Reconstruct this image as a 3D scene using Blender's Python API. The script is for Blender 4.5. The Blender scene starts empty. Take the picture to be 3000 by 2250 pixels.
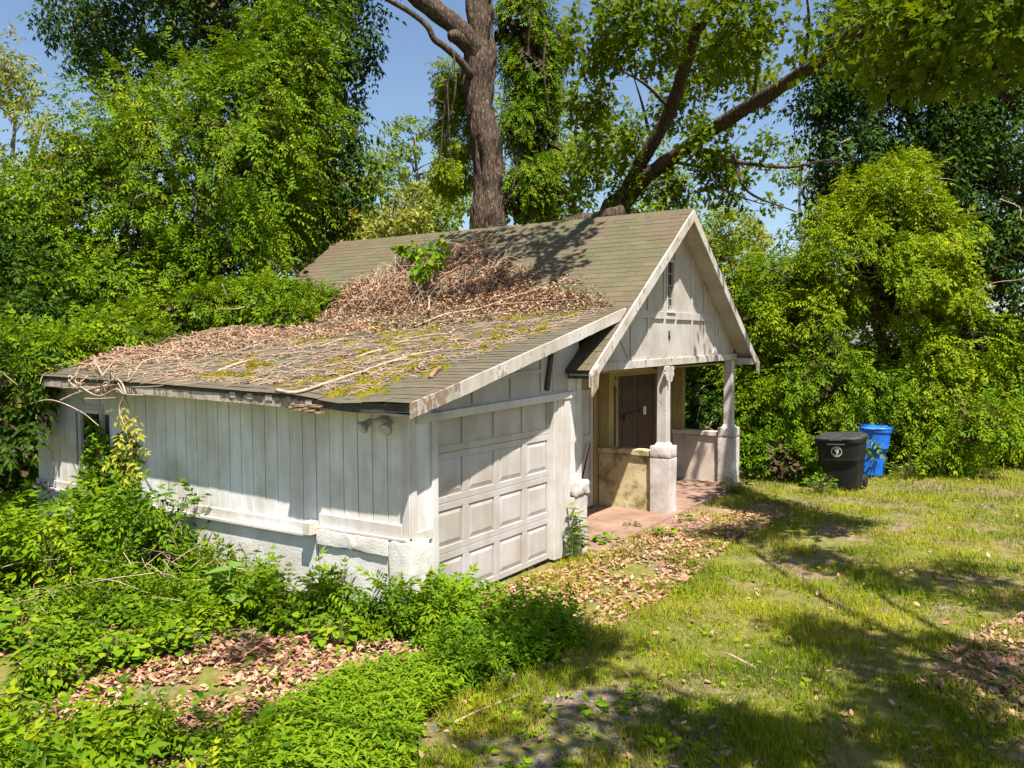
import bpy, math, random
import numpy as np
from mathutils import Matrix, Vector

rng = np.random.default_rng(11)
random.seed(11)
scene = bpy.context.scene
COL = scene.collection

# ------------------------------------------------------------------ camera
CAM = np.array([-6.4623, -5.4265, 2.9129])
YAW, PITCH, ROLL, FPX = 0.9978, -0.0513, -0.0052, 2421.3      # pixels of a 3000 x 2250 frame
FW = np.array([math.sin(YAW) * math.cos(PITCH), math.cos(YAW) * math.cos(PITCH), math.sin(PITCH)])
_R = np.array([math.cos(YAW), -math.sin(YAW), 0.0])
_U = np.cross(_R, FW)
RT = _R * math.cos(ROLL) + _U * math.sin(ROLL)
UP = np.cross(RT, FW)
cd = bpy.data.cameras.new('camera')
cd.sensor_width = 36.0
cd.lens = 36.0 * FPX / 3000.0
cd.clip_start = 0.05
cd.clip_end = 2000.0
cam = bpy.data.objects.new('camera', cd)
COL.objects.link(cam)
cam.matrix_world = Matrix(((RT[0], UP[0], -FW[0], CAM[0]), (RT[1], UP[1], -FW[1], CAM[1]),
                           (RT[2], UP[2], -FW[2], CAM[2]), (0, 0, 0, 1)))
scene.camera = cam

# ------------------------------------------------------------------ sky, sun, exposure
SUN = np.array([-0.802, -1.0, 2.54])
SUN = SUN / np.linalg.norm(SUN)
world = bpy.data.worlds.new('World')
scene.world = world
world.use_nodes = True
wn = world.node_tree.nodes
sky = wn.new('ShaderNodeTexSky')
sky.sky_type = 'NISHITA'
sky.sun_disc = False
sky.sun_elevation = math.asin(SUN[2])
sky.sun_rotation = math.atan2(SUN[0], SUN[1]) % (2 * math.pi)
sky.air_density = 1.0
sky.dust_density = 1.0
sky.ozone_density = 2.2
world.node_tree.links.new(sky.outputs[0], wn['Background'].inputs[0])
wn['Background'].inputs[1].default_value = 0.072
sl = bpy.data.lights.new('sun', 'SUN')
sl.energy = 5.0
sl.angle = math.radians(0.53)
sl.color = (1.0, 0.95, 0.87)
so = bpy.data.objects.new('sun', sl)
COL.objects.link(so)
so.rotation_euler = Vector(SUN).to_track_quat('Z', 'Y').to_euler()
vs = scene.view_settings
vs.view_transform = 'Standard'
vs.look = 'None'
vs.exposure = 1.2
vs.gamma = 1.0
vs.use_curve_mapping = False
scene.cycles.max_bounces = 6
scene.cycles.diffuse_bounces = 2
scene.cycles.glossy_bounces = 2
scene.cycles.transmission_bounces = 3
scene.cycles.transparent_max_bounces = 4
scene.cycles.use_denoising = True

# ------------------------------------------------------------------ pixel -> place helpers
def ray(px, py):
    px = np.asarray(px, float); py = np.asarray(py, float)
    return FW + RT * ((px - 1500) / FPX)[..., None] + UP * ((1125 - py) / FPX)[..., None]
def at(px, py, d):
    return CAM + ray(px, py) * d
def gp(px, py, z=0.0):
    d = ray(px, py)
    return CAM + d * ((z - CAM[2]) / d[..., 2])[..., None]
def inpoly(p, poly):
    x, y = p[..., 0], p[..., 1]
    r = np.zeros(x.shape, bool)
    n = len(poly)
    for i in range(n):
        x1, y1 = poly[i]; x2, y2 = poly[(i + 1) % n]
        c = ((y1 > y) != (y2 > y)) & (x < (x2 - x1) * (y - y1) / ((y2 - y1) + 1e-12) + x1)
        r ^= c
    return r
class Lumps:
    """smooth random field of about unit spread"""
    def __init__(s, wl, seed, dim=3, n=18):
        g = np.random.default_rng(seed)
        k = g.normal(size=(n, dim)); k /= np.linalg.norm(k, axis=1)[:, None]
        s.k = k * (2 * math.pi / (wl * g.uniform(0.6, 1.7, n)))[:, None]
        s.p = g.uniform(0, 6.283, n); s.n = n
    def __call__(s, p):
        return np.cos(p @ s.k.T + s.p).sum(-1) * math.sqrt(2.0 / s.n)

# ------------------------------------------------------------------ materials
def newmat(name):
    m = bpy.data.materials.new(name)
    m.use_nodes = True
    nt = m.node_tree
    return m, nt, nt.nodes['Principled BSDF']
def node(nt, t, **kw):
    n = nt.nodes.new(t)
    for k, v in kw.items():
        if k.startswith('i_'):
            n.inputs[k[2:].replace('_', ' ')].default_value = v
        else:
            setattr(n, k, v)
    return n
def ramp(nt, src, stops):
    r = nt.nodes.new('ShaderNodeValToRGB')
    e = r.color_ramp.elements
    while len(e) < len(stops):
        e.new(0.5)
    for el, (p, c) in zip(e, stops):
        el.position = p
        el.color = (c[0], c[1], c[2], 1) if len(c) == 3 else c
    nt.links.new(src, r.inputs[0])
    return r.outputs[0]
def worldpos(nt, scale=(1, 1, 1)):
    g = node(nt, 'ShaderNodeNewGeometry')
    mp = node(nt, 'ShaderNodeMapping')
    mp.inputs['Scale'].default_value = scale
    nt.links.new(g.outputs['Position'], mp.inputs[0])
    return mp.outputs[0]
def noise(nt, vec, scale, detail=4, rough=0.55):
    n = node(nt, 'ShaderNodeTexNoise')
    n.inputs['Scale'].default_value = scale
    n.inputs['Detail'].default_value = detail
    n.inputs['Roughness'].default_value = rough
    nt.links.new(vec, n.inputs['Vector'])
    return n.outputs[0]
def mix(nt, fac, a, b, mode='MIX'):
    m = node(nt, 'ShaderNodeMix', data_type='RGBA', blend_type=mode)
    for s, v in ((m.inputs[0], fac), (m.inputs[6], a), (m.inputs[7], b)):
        if hasattr(v, 'is_linked') or isinstance(v, bpy.types.NodeSocket):
            nt.links.new(v, s)
        elif isinstance(v, (int, float)):
            s.default_value = v
        else:
            s.default_value = (v[0], v[1], v[2], 1)
    return m.outputs[2]
def bump(nt, b, h, strength=0.4, dist=0.01):
    n = node(nt, 'ShaderNodeBump')
    n.inputs['Strength'].default_value = strength
    n.inputs['Distance'].default_value = dist
    nt.links.new(h, n.inputs['Height'])
    nt.links.new(n.outputs[0], b.inputs['Normal'])

def paint(name, white, peel, grime=0.35, under=(0.20, 0.155, 0.11), grain=(30, 30, 3), rough=0.55):
    """old white paint on wood: dirt streaks, flaked spots showing the wood"""
    m, nt, b = newmat(name)
    v = worldpos(nt)
    vg = worldpos(nt, grain)
    n1 = noise(nt, v, 1.7, 5)
    dirt = ramp(nt, n1, [(0.40, (white[0] * .80, white[1] * .765, white[2] * .70)), (0.62, white)])
    n1b = noise(nt, worldpos(nt, (5, 5, .6)), 2.2, 4)
    streak = ramp(nt, n1b, [(0.36, (white[0] * .62, white[1] * .57, white[2] * .48)), (0.56, white)])
    col = mix(nt, grime, dirt, streak, 'MULTIPLY')
    n2 = noise(nt, worldpos(nt, (1, 1, .55)), 9, 6, 0.68)
    chip = ramp(nt, n2, [(peel, (0, 0, 0)), (peel + 0.025, (1, 1, 1))])
    n3 = noise(nt, vg, 2.0, 4)
    wood = ramp(nt, n3, [(0.3, (under[0] * .6, under[1] * .6, under[2] * .6)), (0.7, (under[0] * 1.3, under[1] * 1.3, under[2] * 1.3))])
    col = mix(nt, chip, col, wood)
    nt.links.new(col, b.inputs['Base Color'])
    b.inputs['Roughness'].default_value = rough
    hs = node(nt, 'ShaderNodeMath', operation='MULTIPLY_ADD')
    nt.links.new(chip, hs.inputs[0]); hs.inputs[1].default_value = -1.2
    nt.links.new(n3, hs.inputs[2])
    bump(nt, b, hs.outputs[0], 0.35, 0.006)
    return m
M = {}
M['siding'] = paint('painted_siding', (0.80, 0.79, 0.78), 0.72, 0.35)
M['trim'] = paint('painted_trim', (0.70, 0.67, 0.655), 0.68, 0.35)
M['rake'] = paint('peeling_trim', (0.64, 0.605, 0.575), 0.60, 0.45, under=(0.26, 0.19, 0.13))
M['rotten'] = paint('rotten_trim', (0.58, 0.54, 0.49), 0.50, 0.6, under=(0.23, 0.165, 0.11))
M['gable'] = paint('gable_paint', (0.58, 0.54, 0.52), 0.70, 0.3)
M['olive'] = paint('algae_stained_paint', (0.50, 0.42, 0.20), 0.66, 0.6, under=(0.20, 0.17, 0.05))
M['doorwhite'] = paint('door_enamel', (0.58, 0.545, 0.525), 0.86, 0.30, under=(0.42, 0.36, 0.27), rough=0.42)
M['postpaint'] = paint('post_paint', (0.62, 0.585, 0.565), 0.62, 0.35)

def masonry(name, c1, c2, moss=None, mossth=0.5, scale=3.0):
    m, nt, b = newmat(name)
    v = worldpos(nt)
    n1 = noise(nt, v, scale, 6)
    col = ramp(nt, n1, [(0.32, c1), (0.62, c2)])
    if moss:
        n2 = noise(nt, v, 2.6, 7, 0.7)
        mk = ramp(nt, n2, [(mossth, (0, 0, 0)), (mossth + 0.16, (1, 1, 1))])
        col = mix(nt, mk, col, moss)
    nt.links.new(col, b.inputs['Base Color'])
    b.inputs['Roughness'].default_value = 0.9
    n3 = noise(nt, v, 38, 5)
    bump(nt, b, n3, 0.45, 0.012)
    return m
M['stucco'] = masonry('white_stucco', (0.50, 0.45, 0.40), (0.66, 0.63, 0.58))
M['pedestal'] = masonry('pedestal_stucco', (0.40, 0.34, 0.30), (0.57, 0.52, 0.48))
M['mosswall'] = masonry('mossy_plaster', (0.44, 0.34, 0.17), (0.58, 0.48, 0.28), moss=(0.15, 0.14, 0.03), mossth=0.47)
M['plaster'] = masonry('stained_plaster', (0.46, 0.37, 0.29), (0.62, 0.53, 0.44), moss=(0.22, 0.18, 0.09), mossth=0.58)
M['slab'] = masonry('red_concrete', (0.17, 0.095, 0.065), (0.30, 0.185, 0.13), moss=(0.10, 0.065, 0.04), mossth=0.54, scale=1.6)

def simple(name, col, rough=0.6, var=0.25, scale=8, metal=0.0, spec=0.5):
    m, nt, b = newmat(name)
    n1 = noise(nt, worldpos(nt), scale, 5)
    c = ramp(nt, n1, [(0.3, tuple(x * (1 - var) for x in col)), (0.7, tuple(min(1, x * (1 + var)) for x in col))])
    nt.links.new(c, b.inputs['Base Color'])
    b.inputs['Roughness'].default_value = rough
    b.inputs['Metallic'].default_value = metal
    b.inputs['Specular IOR Level'].default_value = spec
    return m
M['brownwood'] = simple('dark_stained_boards', (0.055, 0.024, 0.010), 0.6, 0.5, 5)
M['darkwood'] = simple('weathered_eave_wood', (0.055, 0.05, 0.042), 0.8, 0.5, 9)
M['rotwood'] = simple('rotten_wood', (0.22, 0.13, 0.07), 0.9, 0.6, 14)
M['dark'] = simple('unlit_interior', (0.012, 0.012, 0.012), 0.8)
M['deck'] = simple('roof_deck', (0.05, 0.046, 0.035), 0.9)
M['lamp_glass'] = simple('lamp_lens', (0.45, 0.44, 0.40), 0.15, 0.1)
M['lamp_body'] = simple('lamp_housing', (0.30, 0.28, 0.24), 0.5)
M['plastic_box'] = simple('aged_plastic', (0.55, 0.49, 0.40), 0.45, 0.15)
M['paper'] = simple('notice_paper', (0.62, 0.55, 0.42), 0.8, 0.15, 20)
M['binblack'] = simple('black_bin_plastic', (0.010, 0.0095, 0.010), 0.5, 0.4, 6, 0.0, 0.3)
M['binlid'] = simple('dusty_black_lid', (0.032, 0.030, 0.032), 0.6, 0.4, 7)
M['binblue'] = simple('blue_bin_plastic', (0.010, 0.125, 0.55), 0.42, 0.18, 5)
M['rubber'] = simple('tyre_rubber', (0.012, 0.012, 0.012), 0.8)
M['print'] = simple('pale_print', (0.62, 0.62, 0.60), 0.5, 0.1)
M['cable'] = simple('cable_sheath', (0.02, 0.02, 0.02), 0.6)
M['yellowglass'] = simple('yellow_glass', (0.45, 0.36, 0.06), 0.2, 0.1)
M['cream'] = simple('cream_glass', (0.42, 0.40, 0.34), 0.2, 0.1)
def glass_dark(name, col):
    m, nt, b = newmat(name)
    b.inputs['Base Color'].default_value = (*col, 1)
    b.inputs['Roughness'].default_value = 0.06
    b.inputs['Specular IOR Level'].default_value = 0.8
    return m
M['pane'] = glass_dark('dark_pane', (0.012, 0.014, 0.014))

def shingle_mat(name, c1, c2, c3):
    m, nt, b = newmat(name)
    oi = node(nt, 'ShaderNodeObjectInfo')
    ge = node(nt, 'ShaderNodeNewGeometry')
    ad = node(nt, 'ShaderNodeMath', operation='ADD')
    nt.links.new(oi.outputs['Random'], ad.inputs[0]); nt.links.new(ge.outputs['Random Per Island'], ad.inputs[1])
    fr = node(nt, 'ShaderNodeMath', operation='FRACT')
    nt.links.new(ad.outputs[0], fr.inputs[0])
    v = worldpos(nt)
    n1 = noise(nt, v, 1.1, 5)
    base = ramp(nt, n1, [(0.35, c1), (0.52, c2), (0.68, c3)])
    var = ramp(nt, fr.outputs[0], [(0.0, (0.92, 0.92, 0.92)), (0.85, (1.03, 1.03, 1.02)), (1.0, (1.12, 1.12, 1.12))])
    col = mix(nt, 1.0, base, var, 'MULTIPLY')
    n2 = noise(nt, v, 170, 2)
    gr = ramp(nt, n2, [(0.3, (0.7, 0.7, 0.7)), (0.7, (1.25, 1.25, 1.25))])
    col = mix(nt, 0.8, col, gr, 'MULTIPLY')
    n3 = noise(nt, v, 7, 6, 0.7)
    lich = ramp(nt, n3, [(0.68, (0, 0, 0)), (0.74, (1, 1, 1))])
    col = mix(nt, lich, col, (0.24, 0.21, 0.16))
    nt.links.new(col, b.inputs['Base Color'])
    b.inputs['Roughness'].default_value = 0.92
    b.inputs['Specular IOR Level'].default_value = 0.2
    bump(nt, b, n2, 0.35, 0.003)
    return m
M['shingle_main'] = shingle_mat('green_shingle', (0.100, 0.096, 0.052), (0.116, 0.096, 0.058), (0.120, 0.088, 0.058))
M['shingle_low'] = shingle_mat('brown_green_shingle', (0.090, 0.086, 0.052), (0.118, 0.098, 0.066), (0.105, 0.080, 0.055))

def leaf_mat(name, cols, tr=0.25, rough=0.55, tint=(1.25, 1.15, 0.45), spec=0.10, lump=0.6):
    m, nt, b = newmat(name)
    a = node(nt, 'ShaderNodeAttribute', attribute_name='rnd')
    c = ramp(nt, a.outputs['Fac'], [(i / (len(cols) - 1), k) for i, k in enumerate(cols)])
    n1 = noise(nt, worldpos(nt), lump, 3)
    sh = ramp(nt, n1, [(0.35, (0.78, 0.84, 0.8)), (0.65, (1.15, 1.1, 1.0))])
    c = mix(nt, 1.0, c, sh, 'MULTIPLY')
    nt.links.new(c, b.inputs['Base Color'])
    b.inputs['Roughness'].default_value = rough
    b.inputs['Specular IOR Level'].default_value = spec
    t = node(nt, 'ShaderNodeBsdfTranslucent')
    nt.links.new(mix(nt, 1.0, c, tint, 'MULTIPLY'), t.inputs['Color'])
    mx = node(nt, 'ShaderNodeMixShader')
    mx.inputs[0].default_value = tr
    nt.links.new(b.outputs[0], mx.inputs[1]); nt.links.new(t.outputs[0], mx.inputs[2])
    nt.links.new(mx.outputs[0], nt.nodes['Material Output'].inputs[0])
    return m
M['wisteria'] = leaf_mat('wisteria_leaf', [(0.0456, 0.1004, 0.0032), (0.0994, 0.1818, 0.0032), (0.1574, 0.2391, 0.004), (0.2652, 0.2869, 0.0079)])
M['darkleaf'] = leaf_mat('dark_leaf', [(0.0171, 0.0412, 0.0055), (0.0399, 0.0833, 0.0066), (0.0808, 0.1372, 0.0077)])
M['vinebright'] = leaf_mat('bright_vine_leaf', [(0.0823, 0.1478, 0.0032), (0.1598, 0.2375, 0.0032), (0.2325, 0.3008, 0.004), (0.3875, 0.3747, 0.0119)])
M['oakleaf'] = leaf_mat('oak_leaf', [(0.0581, 0.1049, 0.0045), (0.1163, 0.1722, 0.0053), (0.1662, 0.2099, 0.0068)], tr=0.4)
M['farleaf'] = leaf_mat('far_tree_leaf', [(0.099, 0.165, 0.02), (0.165, 0.2365, 0.028), (0.242, 0.297, 0.04)], tr=0.3, lump=0.2)
M['farlight'] = leaf_mat('pale_far_leaf', [(0.17, 0.20, 0.04), (0.25, 0.27, 0.055), (0.33, 0.32, 0.08)], tr=0.3, lump=0.2)
M['weedleaf'] = leaf_mat('weed_leaf', [(0.0484, 0.1172, 0.0048), (0.0968, 0.1893, 0.0056), (0.1534, 0.2479, 0.0063), (0.2261, 0.2794, 0.0119)])
M['paleleaf'] = leaf_mat('broad_pale_leaf', [(0.11, 0.21, 0.04), (0.16, 0.27, 0.05)])
M['yellowleaf'] = leaf_mat('yellowing_leaf', [(0.26, 0.27, 0.03), (0.44, 0.38, 0.06)])
M['grass'] = leaf_mat('grass_blade', [(0.102, 0.155, 0.0056), (0.2091, 0.25, 0.007), (0.3264, 0.315, 0.0154), (0.4794, 0.39, 0.084)], tr=0.3, lump=0.9)
M['stilt'] = leaf_mat('stilt_grass_blade', [(0.1196, 0.2263, 0.008), (0.184, 0.2923, 0.0096), (0.2668, 0.3395, 0.0128)], tr=0.35)
M['litter'] = leaf_mat('dead_leaf', [(0.138, 0.0671, 0.039), (0.2852, 0.1419, 0.0874), (0.4232, 0.2365, 0.156), (0.552, 0.3526, 0.2418)], tr=0.08, tint=(1.1, 0.8, 0.5), rough=0.75, spec=0.25)
M['rooflitter'] = leaf_mat('dead_leaf_on_roof', [(0.12, 0.066, 0.038), (0.26, 0.145, 0.088), (0.40, 0.24, 0.155), (0.54, 0.37, 0.26)], tr=0.06, tint=(1.1, 0.8, 0.5), rough=0.8, spec=0.2)
M['moss'] = leaf_mat('roof_moss', [(0.0897, 0.0821, 0.01), (0.1704, 0.1426, 0.014), (0.2332, 0.1858, 0.02)], tr=0.05, rough=0.95, spec=0.1, lump=6)
M['gapshade'] = leaf_mat('gap_shade_foliage', [(0.035, 0.026, 0.014), (0.07, 0.05, 0.026), (0.10, 0.075, 0.035)], tr=0.05, rough=0.9, spec=0.1)  # dark brown inner leaves: shade of the crown gaps put into the colour
M['vine'] = simple('dry_vine', (0.34, 0.245, 0.165), 0.85, 0.35, 11)
M['stick'] = simple('dead_stick', (0.36, 0.26, 0.18), 0.9, 0.4, 14)
M['greenstem'] = simple('green_stem', (0.13, 0.14, 0.03), 0.7, 0.3, 6)
M['pebble'] = simple('gravel_stone', (0.15, 0.135, 0.135), 0.9, 0.5, 30)

def bark_mat(name, c1, c2, zs=0.22, strength=1.0):
    m, nt, b = newmat(name)
    v = worldpos(nt, (1, 1, zs))
    n1 = noise(nt, v, 14, 7, 0.65)
    vo = node(nt, 'ShaderNodeTexVoronoi', feature='DISTANCE_TO_EDGE')
    vo.inputs['Scale'].default_value = 13
    nt.links.new(v, vo.inputs['Vector'])
    c = ramp(nt, n1, [(0.34, c1), (0.66, c2)])
    crack = ramp(nt, vo.outputs[0], [(0.0, (0.35, 0.33, 0.3)), (0.12, (1, 1, 1))])
    c = mix(nt, 0.75, c, crack, 'MULTIPLY')
    nt.links.new(c, b.inputs['Base Color'])
    b.inputs['Roughness'].default_value = 0.95
    b.inputs['Specular IOR Level'].default_value = 0.15
    h = node(nt, 'ShaderNodeMath', operation='MULTIPLY_ADD')
    nt.links.new(vo.outputs[0], h.inputs[0]); h.inputs[1].default_value = 1.6
    nt.links.new(n1, h.inputs[2])
    bump(nt, b, h.outputs[0], strength, 0.05)
    return m
M['bark'] = bark_mat('furrowed_bark', (0.035, 0.025, 0.018), (0.165, 0.118, 0.082))
M['barkoak'] = bark_mat('oak_bark', (0.04, 0.029, 0.02), (0.14, 0.102, 0.072))
M['barkpale'] = bark_mat('pale_bark', (0.16, 0.135, 0.11), (0.33, 0.29, 0.245))

# ------------------------------------------------------------------ object helpers
def props(o, label=None, cat=None, group=None, kind=None):
    if label: o['label'] = label
    if cat: o['category'] = cat
    if group: o['group'] = group
    if kind: o['kind'] = kind
    return o
def link(o, parent=None):
    COL.objects.link(o)
    if parent is not None:
        o.parent = parent
    return o
def empty(name, loc=(0, 0, 0), rz=0.0):
    o = bpy.data.objects.new(name, None)
    o.location = loc; o.rotation_euler = (0, 0, rz); o.empty_display_size = 0.2
    return link(o)
def copy_tree(o, parent=None):
    c = o.copy(); COL.objects.link(c); c.parent = parent
    for ch in o.children:
        copy_tree(ch, c)
    return c

class MB:
    def __init__(s): s.v = []; s.f = []
    def add(s, vs_, fs_):
        n = len(s.v); s.v += [tuple(map(float, p)) for p in vs_]; s.f += [tuple(i + n for i in f) for f in fs_]
        return s
    def box(s, x0, x1, y0, y1, z0, z1):
        return s.add([(x0, y0, z0), (x1, y0, z0), (x1, y1, z0), (x0, y1, z0), (x0, y0, z1), (x1, y0, z1), (x1, y1, z1), (x0, y1, z1)],
                     [(0, 3, 2, 1), (4, 5, 6, 7), (0, 1, 5, 4), (1, 2, 6, 5), (2, 3, 7, 6), (3, 0, 4, 7)])
    def hexa(s, p):
        return s.add(p, [(0, 3, 2, 1), (4, 5, 6, 7), (0, 1, 5, 4), (1, 2, 6, 5), (2, 3, 7, 6), (3, 0, 4, 7)])
    def prism(s, poly, ax, a, b):
        """poly of 2-D points in the plane square to axis ax, extruded from a to b"""
        n = len(poly)
        def P(q, t):
            return {0: (t, q[0], q[1]), 1: (q[0], t, q[1]), 2: (q[0], q[1], t)}[ax]
        vv = [P(q, a) for q in poly] + [P(q, b) for q in poly]
        ff = [tuple(range(n))[::-1], tuple(range(n, 2 * n))] + [(i, (i + 1) % n, n + (i + 1) % n, n + i) for i in range(n)]
        return s.add(vv, ff)
    def tube(s, pts, rad, sides=6, cap=True):
        pts = np.asarray(pts, float); n = len(pts)
        rad = np.broadcast_to(np.asarray(rad, float), (n,))
        t = np.gradient(pts, axis=0); t /= np.linalg.norm(t, axis=1)[:, None] + 1e-9
        ref = np.array([0, 0, 1.0]) if abs(t[0][2]) < 0.9 else np.array([1.0, 0, 0])
        u = np.cross(t[0], ref); u /= np.linalg.norm(u)
        vv = []
        for i in range(n):
            u = u - t[i] * (u @ t[i]); u /= np.linalg.norm(u) + 1e-9
            w = np.cross(t[i], u)
            for k in range(sides):
                a = 2 * math.pi * k / sides
                vv.append(pts[i] + rad[i] * (math.cos(a) * u + math.sin(a) * w))
        ff = [(i * sides + k, i * sides + (k + 1) % sides, (i + 1) * sides + (k + 1) % sides, (i + 1) * sides + k) for i in range(n - 1) for k in range(sides)]
        if cap:
            ff += [tuple(range(sides))[::-1], tuple((n - 1) * sides + k for k in range(sides))]
        return s.add(vv, ff)
    def mesh(s, name, m, smooth=False):
        me = bpy.data.meshes.new(name)
        me.from_pydata(s.v, [], s.f)
        me.materials.append(m)
        if smooth:
            me.polygons.foreach_set('use_smooth', [True] * len(me.polygons))
        me.validate()
        return me
    def build(s, name, m, parent=None, bevel=0.0, smooth=False):
        o = bpy.data.objects.new(name, s.mesh(name, m, smooth))
        link(o, parent)
        if bevel:
            b = o.modifiers.new('edge', 'BEVEL'); b.width = bevel; b.segments = 1; b.limit_method = 'ANGLE'
        return o
def box(name, m, parent, x0, x1, y0, y1, z0, z1, bevel=0.004):
    return MB().box(x0, x1, y0, y1, z0, z1).build(name, m, parent, bevel)

def np_mesh(name, parts, m, smooth=False):
    """parts: list of (verts (n,3), faces (k,a), rnd (n,)) joined into one mesh"""
    V = np.concatenate([p[0] for p in parts]).astype(np.float32)
    off = 0; loops = []; tot = []
    for v, f, r in parts:
        loops.append((f + off).reshape(-1)); tot.append(np.full(len(f), f.shape[1])); off += len(v)
    loops = np.concatenate(loops).astype(np.int32); tot = np.concatenate(tot).astype(np.int32)
    start = np.concatenate([[0], np.cumsum(tot)[:-1]]).astype(np.int32)
    me = bpy.data.meshes.new(name)
    me.vertices.add(len(V)); me.vertices.foreach_set('co', V.reshape(-1))
    me.loops.add(len(loops)); me.loops.foreach_set('vertex_index', loops)
    me.polygons.add(len(tot)); me.polygons.foreach_set('loop_start', start); me.polygons.foreach_set('loop_total', tot)
    if smooth:
        me.polygons.foreach_set('use_smooth', np.ones(len(tot), bool))
    else:
        me.shade_flat()
    me.update(calc_edges=True)
    a = me.attributes.new('rnd', 'FLOAT', 'POINT')
    a.data.foreach_set('value', np.concatenate([p[2] for p in parts]).astype(np.float32))
    me.materials.append(m)
    return me
def np_obj(name, parts, m, parent=None, smooth=False):
    return link(bpy.data.objects.new(name, np_mesh(name, parts, m, smooth)), parent)
def nrm(a):
    return a / (np.linalg.norm(a, axis=-1, keepdims=True) + 1e-9)
def frames(x, up):
    x = nrm(x); y = nrm(np.cross(up, x)); z = np.cross(x, y)
    return np.stack([x, y, z], axis=-1)
def inst(tpl, pos, Mx, s, rnd=None, jit=0.12):
    tv, tf = tpl
    k = len(pos); n = len(tv)
    s = np.broadcast_to(np.asarray(s, float), (k,))
    V = pos[:, None, :] + s[:, None, None] * np.einsum('kij,nj->kni', Mx, tv)
    F = tf[None] + (np.arange(k) * n)[:, None, None]
    if rnd is None:
        rnd = rng.uniform(0, 1, k)
    r = np.repeat(np.clip(rnd, 0, 1), n)
    return V.reshape(-1, 3), F.reshape(-1, tf.shape[1]), r
def rdir(n):
    return nrm(rng.normal(size=(n, 3)))

# leaf templates --------------------------------------------------
def t_kite(w=0.42, sag=0.12):
    return (np.array([(0, 0, 0), (0.45, w / 2, 0.03), (1, 0, -sag), (0.45, -w / 2, 0.03)], float), np.array([(0, 1, 2, 3)]))
def t_fold(w=0.5, fold=0.10, sag=0.15):
    v = np.array([(0, 0, 0), (0.26, w * .46, fold * .7), (0.66, w * .42, fold * .5 - sag * .4), (1, 0, -sag), (0.66, -w * .42, fold * .5 - sag * .4), (0.26, -w * .46, fold * .7)], float)
    return v, np.array([(0, 3, 2, 1), (0, 5, 4, 3)])
def t_frond(pairs=5, L=0.30, w=0.105, droop=0.28, seed=0):
    g = np.random.default_rng(seed)
    v = []; f = []
    def leaflet(p, d, L_, w_):
        d = d / np.linalg.norm(d); q = np.cross((0, 0, 1.0), d); q /= np.linalg.norm(q)
        n = len(v)
        roll = g.uniform(-0.35, 0.35)
        q = q + np.array([0, 0, roll])
        v.extend([p, p + d * L_ * 0.42 + q * w_ / 2, p + d * L_ + np.array([0, 0, -0.06]), p + d * L_ * 0.42 - q * w_ / 2])
        f.append((n, n + 3, n + 2, n + 1))
    for i in range(pairs):
        t = 0.16 + 0.76 * i / max(1, pairs - 1)
        p = np.array([t, 0, -droop * t * t])
        for s in (-1, 1):
            a = math.radians(62 - 22 * i / pairs) + g.uniform(-.15, .15)
            leaflet(p, np.array([math.cos(a), s * math.sin(a), -0.15 + g.uniform(-.15, .1) - droop * t]), L * (1 - 0.25 * abs(t - .5)) * g.uniform(.85, 1.1), w * g.uniform(.85, 1.15))
    leaflet(np.array([0.96, 0, -droop]), np.array([1.0, 0, -droop * 1.6]), L, w)
    return np.array(v), np.array(f)
FROND = [t_frond(4, 0.32, 0.12, seed=1), t_frond(5, 0.28, 0.105, 0.4, seed=2), t_frond(4, 0.33, 0.13, 0.2, seed=3)]
FROND3 = t_frond(3, 0.42, 0.19, 0.25, seed=4)
FRONDW = [t_frond(3, 0.40, 0.16, 0.3, seed=5), t_frond(3, 0.36, 0.15, 0.45, seed=6)]
KITE = t_kite(); FOLD = t_fold(); WIDE = t_fold(0.72, 0.08, 0.2)
def t_oak():
    pr = [(0, 0.02), (0.16, 0.10), (0.24, 0.06), (0.36, 0.26), (0.46, 0.11), (0.60, 0.34), (0.68, 0.13), (0.84, 0.22), (0.88, 0.08), (1.0, 0.0)]
    v = [(0.5, 0, -0.05)] + [(x, y, -0.12 * x * x + 0.10 * y) for x, y in pr] + [(x, -y, -0.12 * x * x + 0.10 * y) for x, y in pr[-2::-1]]
    n = len(v) - 1
    return np.array(v, float), np.array([(0, 1 + i, 1 + (i + 1) % n) for i in range(n)])
OAK = t_oak()
def t_oak_small():
    pr = [(0, 0.02), (0.22, 0.07), (0.36, 0.26), (0.46, 0.10), (0.64, 0.32), (0.78, 0.10), (1.0, 0.0)]
    v = [(0.5, 0, -0.05)] + [(x, y, -0.12 * x * x + 0.14 * y) for x, y in pr] + [(x, -y, -0.12 * x * x + 0.14 * y) for x, y in pr[-2:0:-1]]
    n = len(v) - 1
    return np.array(v, float), np.array([(0, 1 + i, 1 + (i + 1) % n) for i in range(n)])
OAKS = t_oak_small()
def t_heart():
    pr = [(0.0, 0.0), (-0.10, 0.16), (-0.04, 0.34), (0.16, 0.44), (0.42, 0.40), (0.70, 0.22), (1.0, 0.0)]
    v = [(0.3, 0, -0.05)] + [(x, y, 0.10 * y - 0.15 * x * x) for x, y in pr] + [(x, -y, 0.10 * y - 0.15 * x * x) for x, y in pr[-2:0:-1]]
    n = len(v) - 1
    return np.array(v, float), np.array([(0, 1 + i, 1 + (i + 1) % n) for i in range(n)])
HEART = t_heart()
def t_blade():
    return (np.array([(0, -0.5, 0), (0, 0.5, 0), (0.30, 0.10, 1.0), (0.30, -0.10, 1.0)], float), np.array([(0, 1, 2, 3)]))

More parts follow.
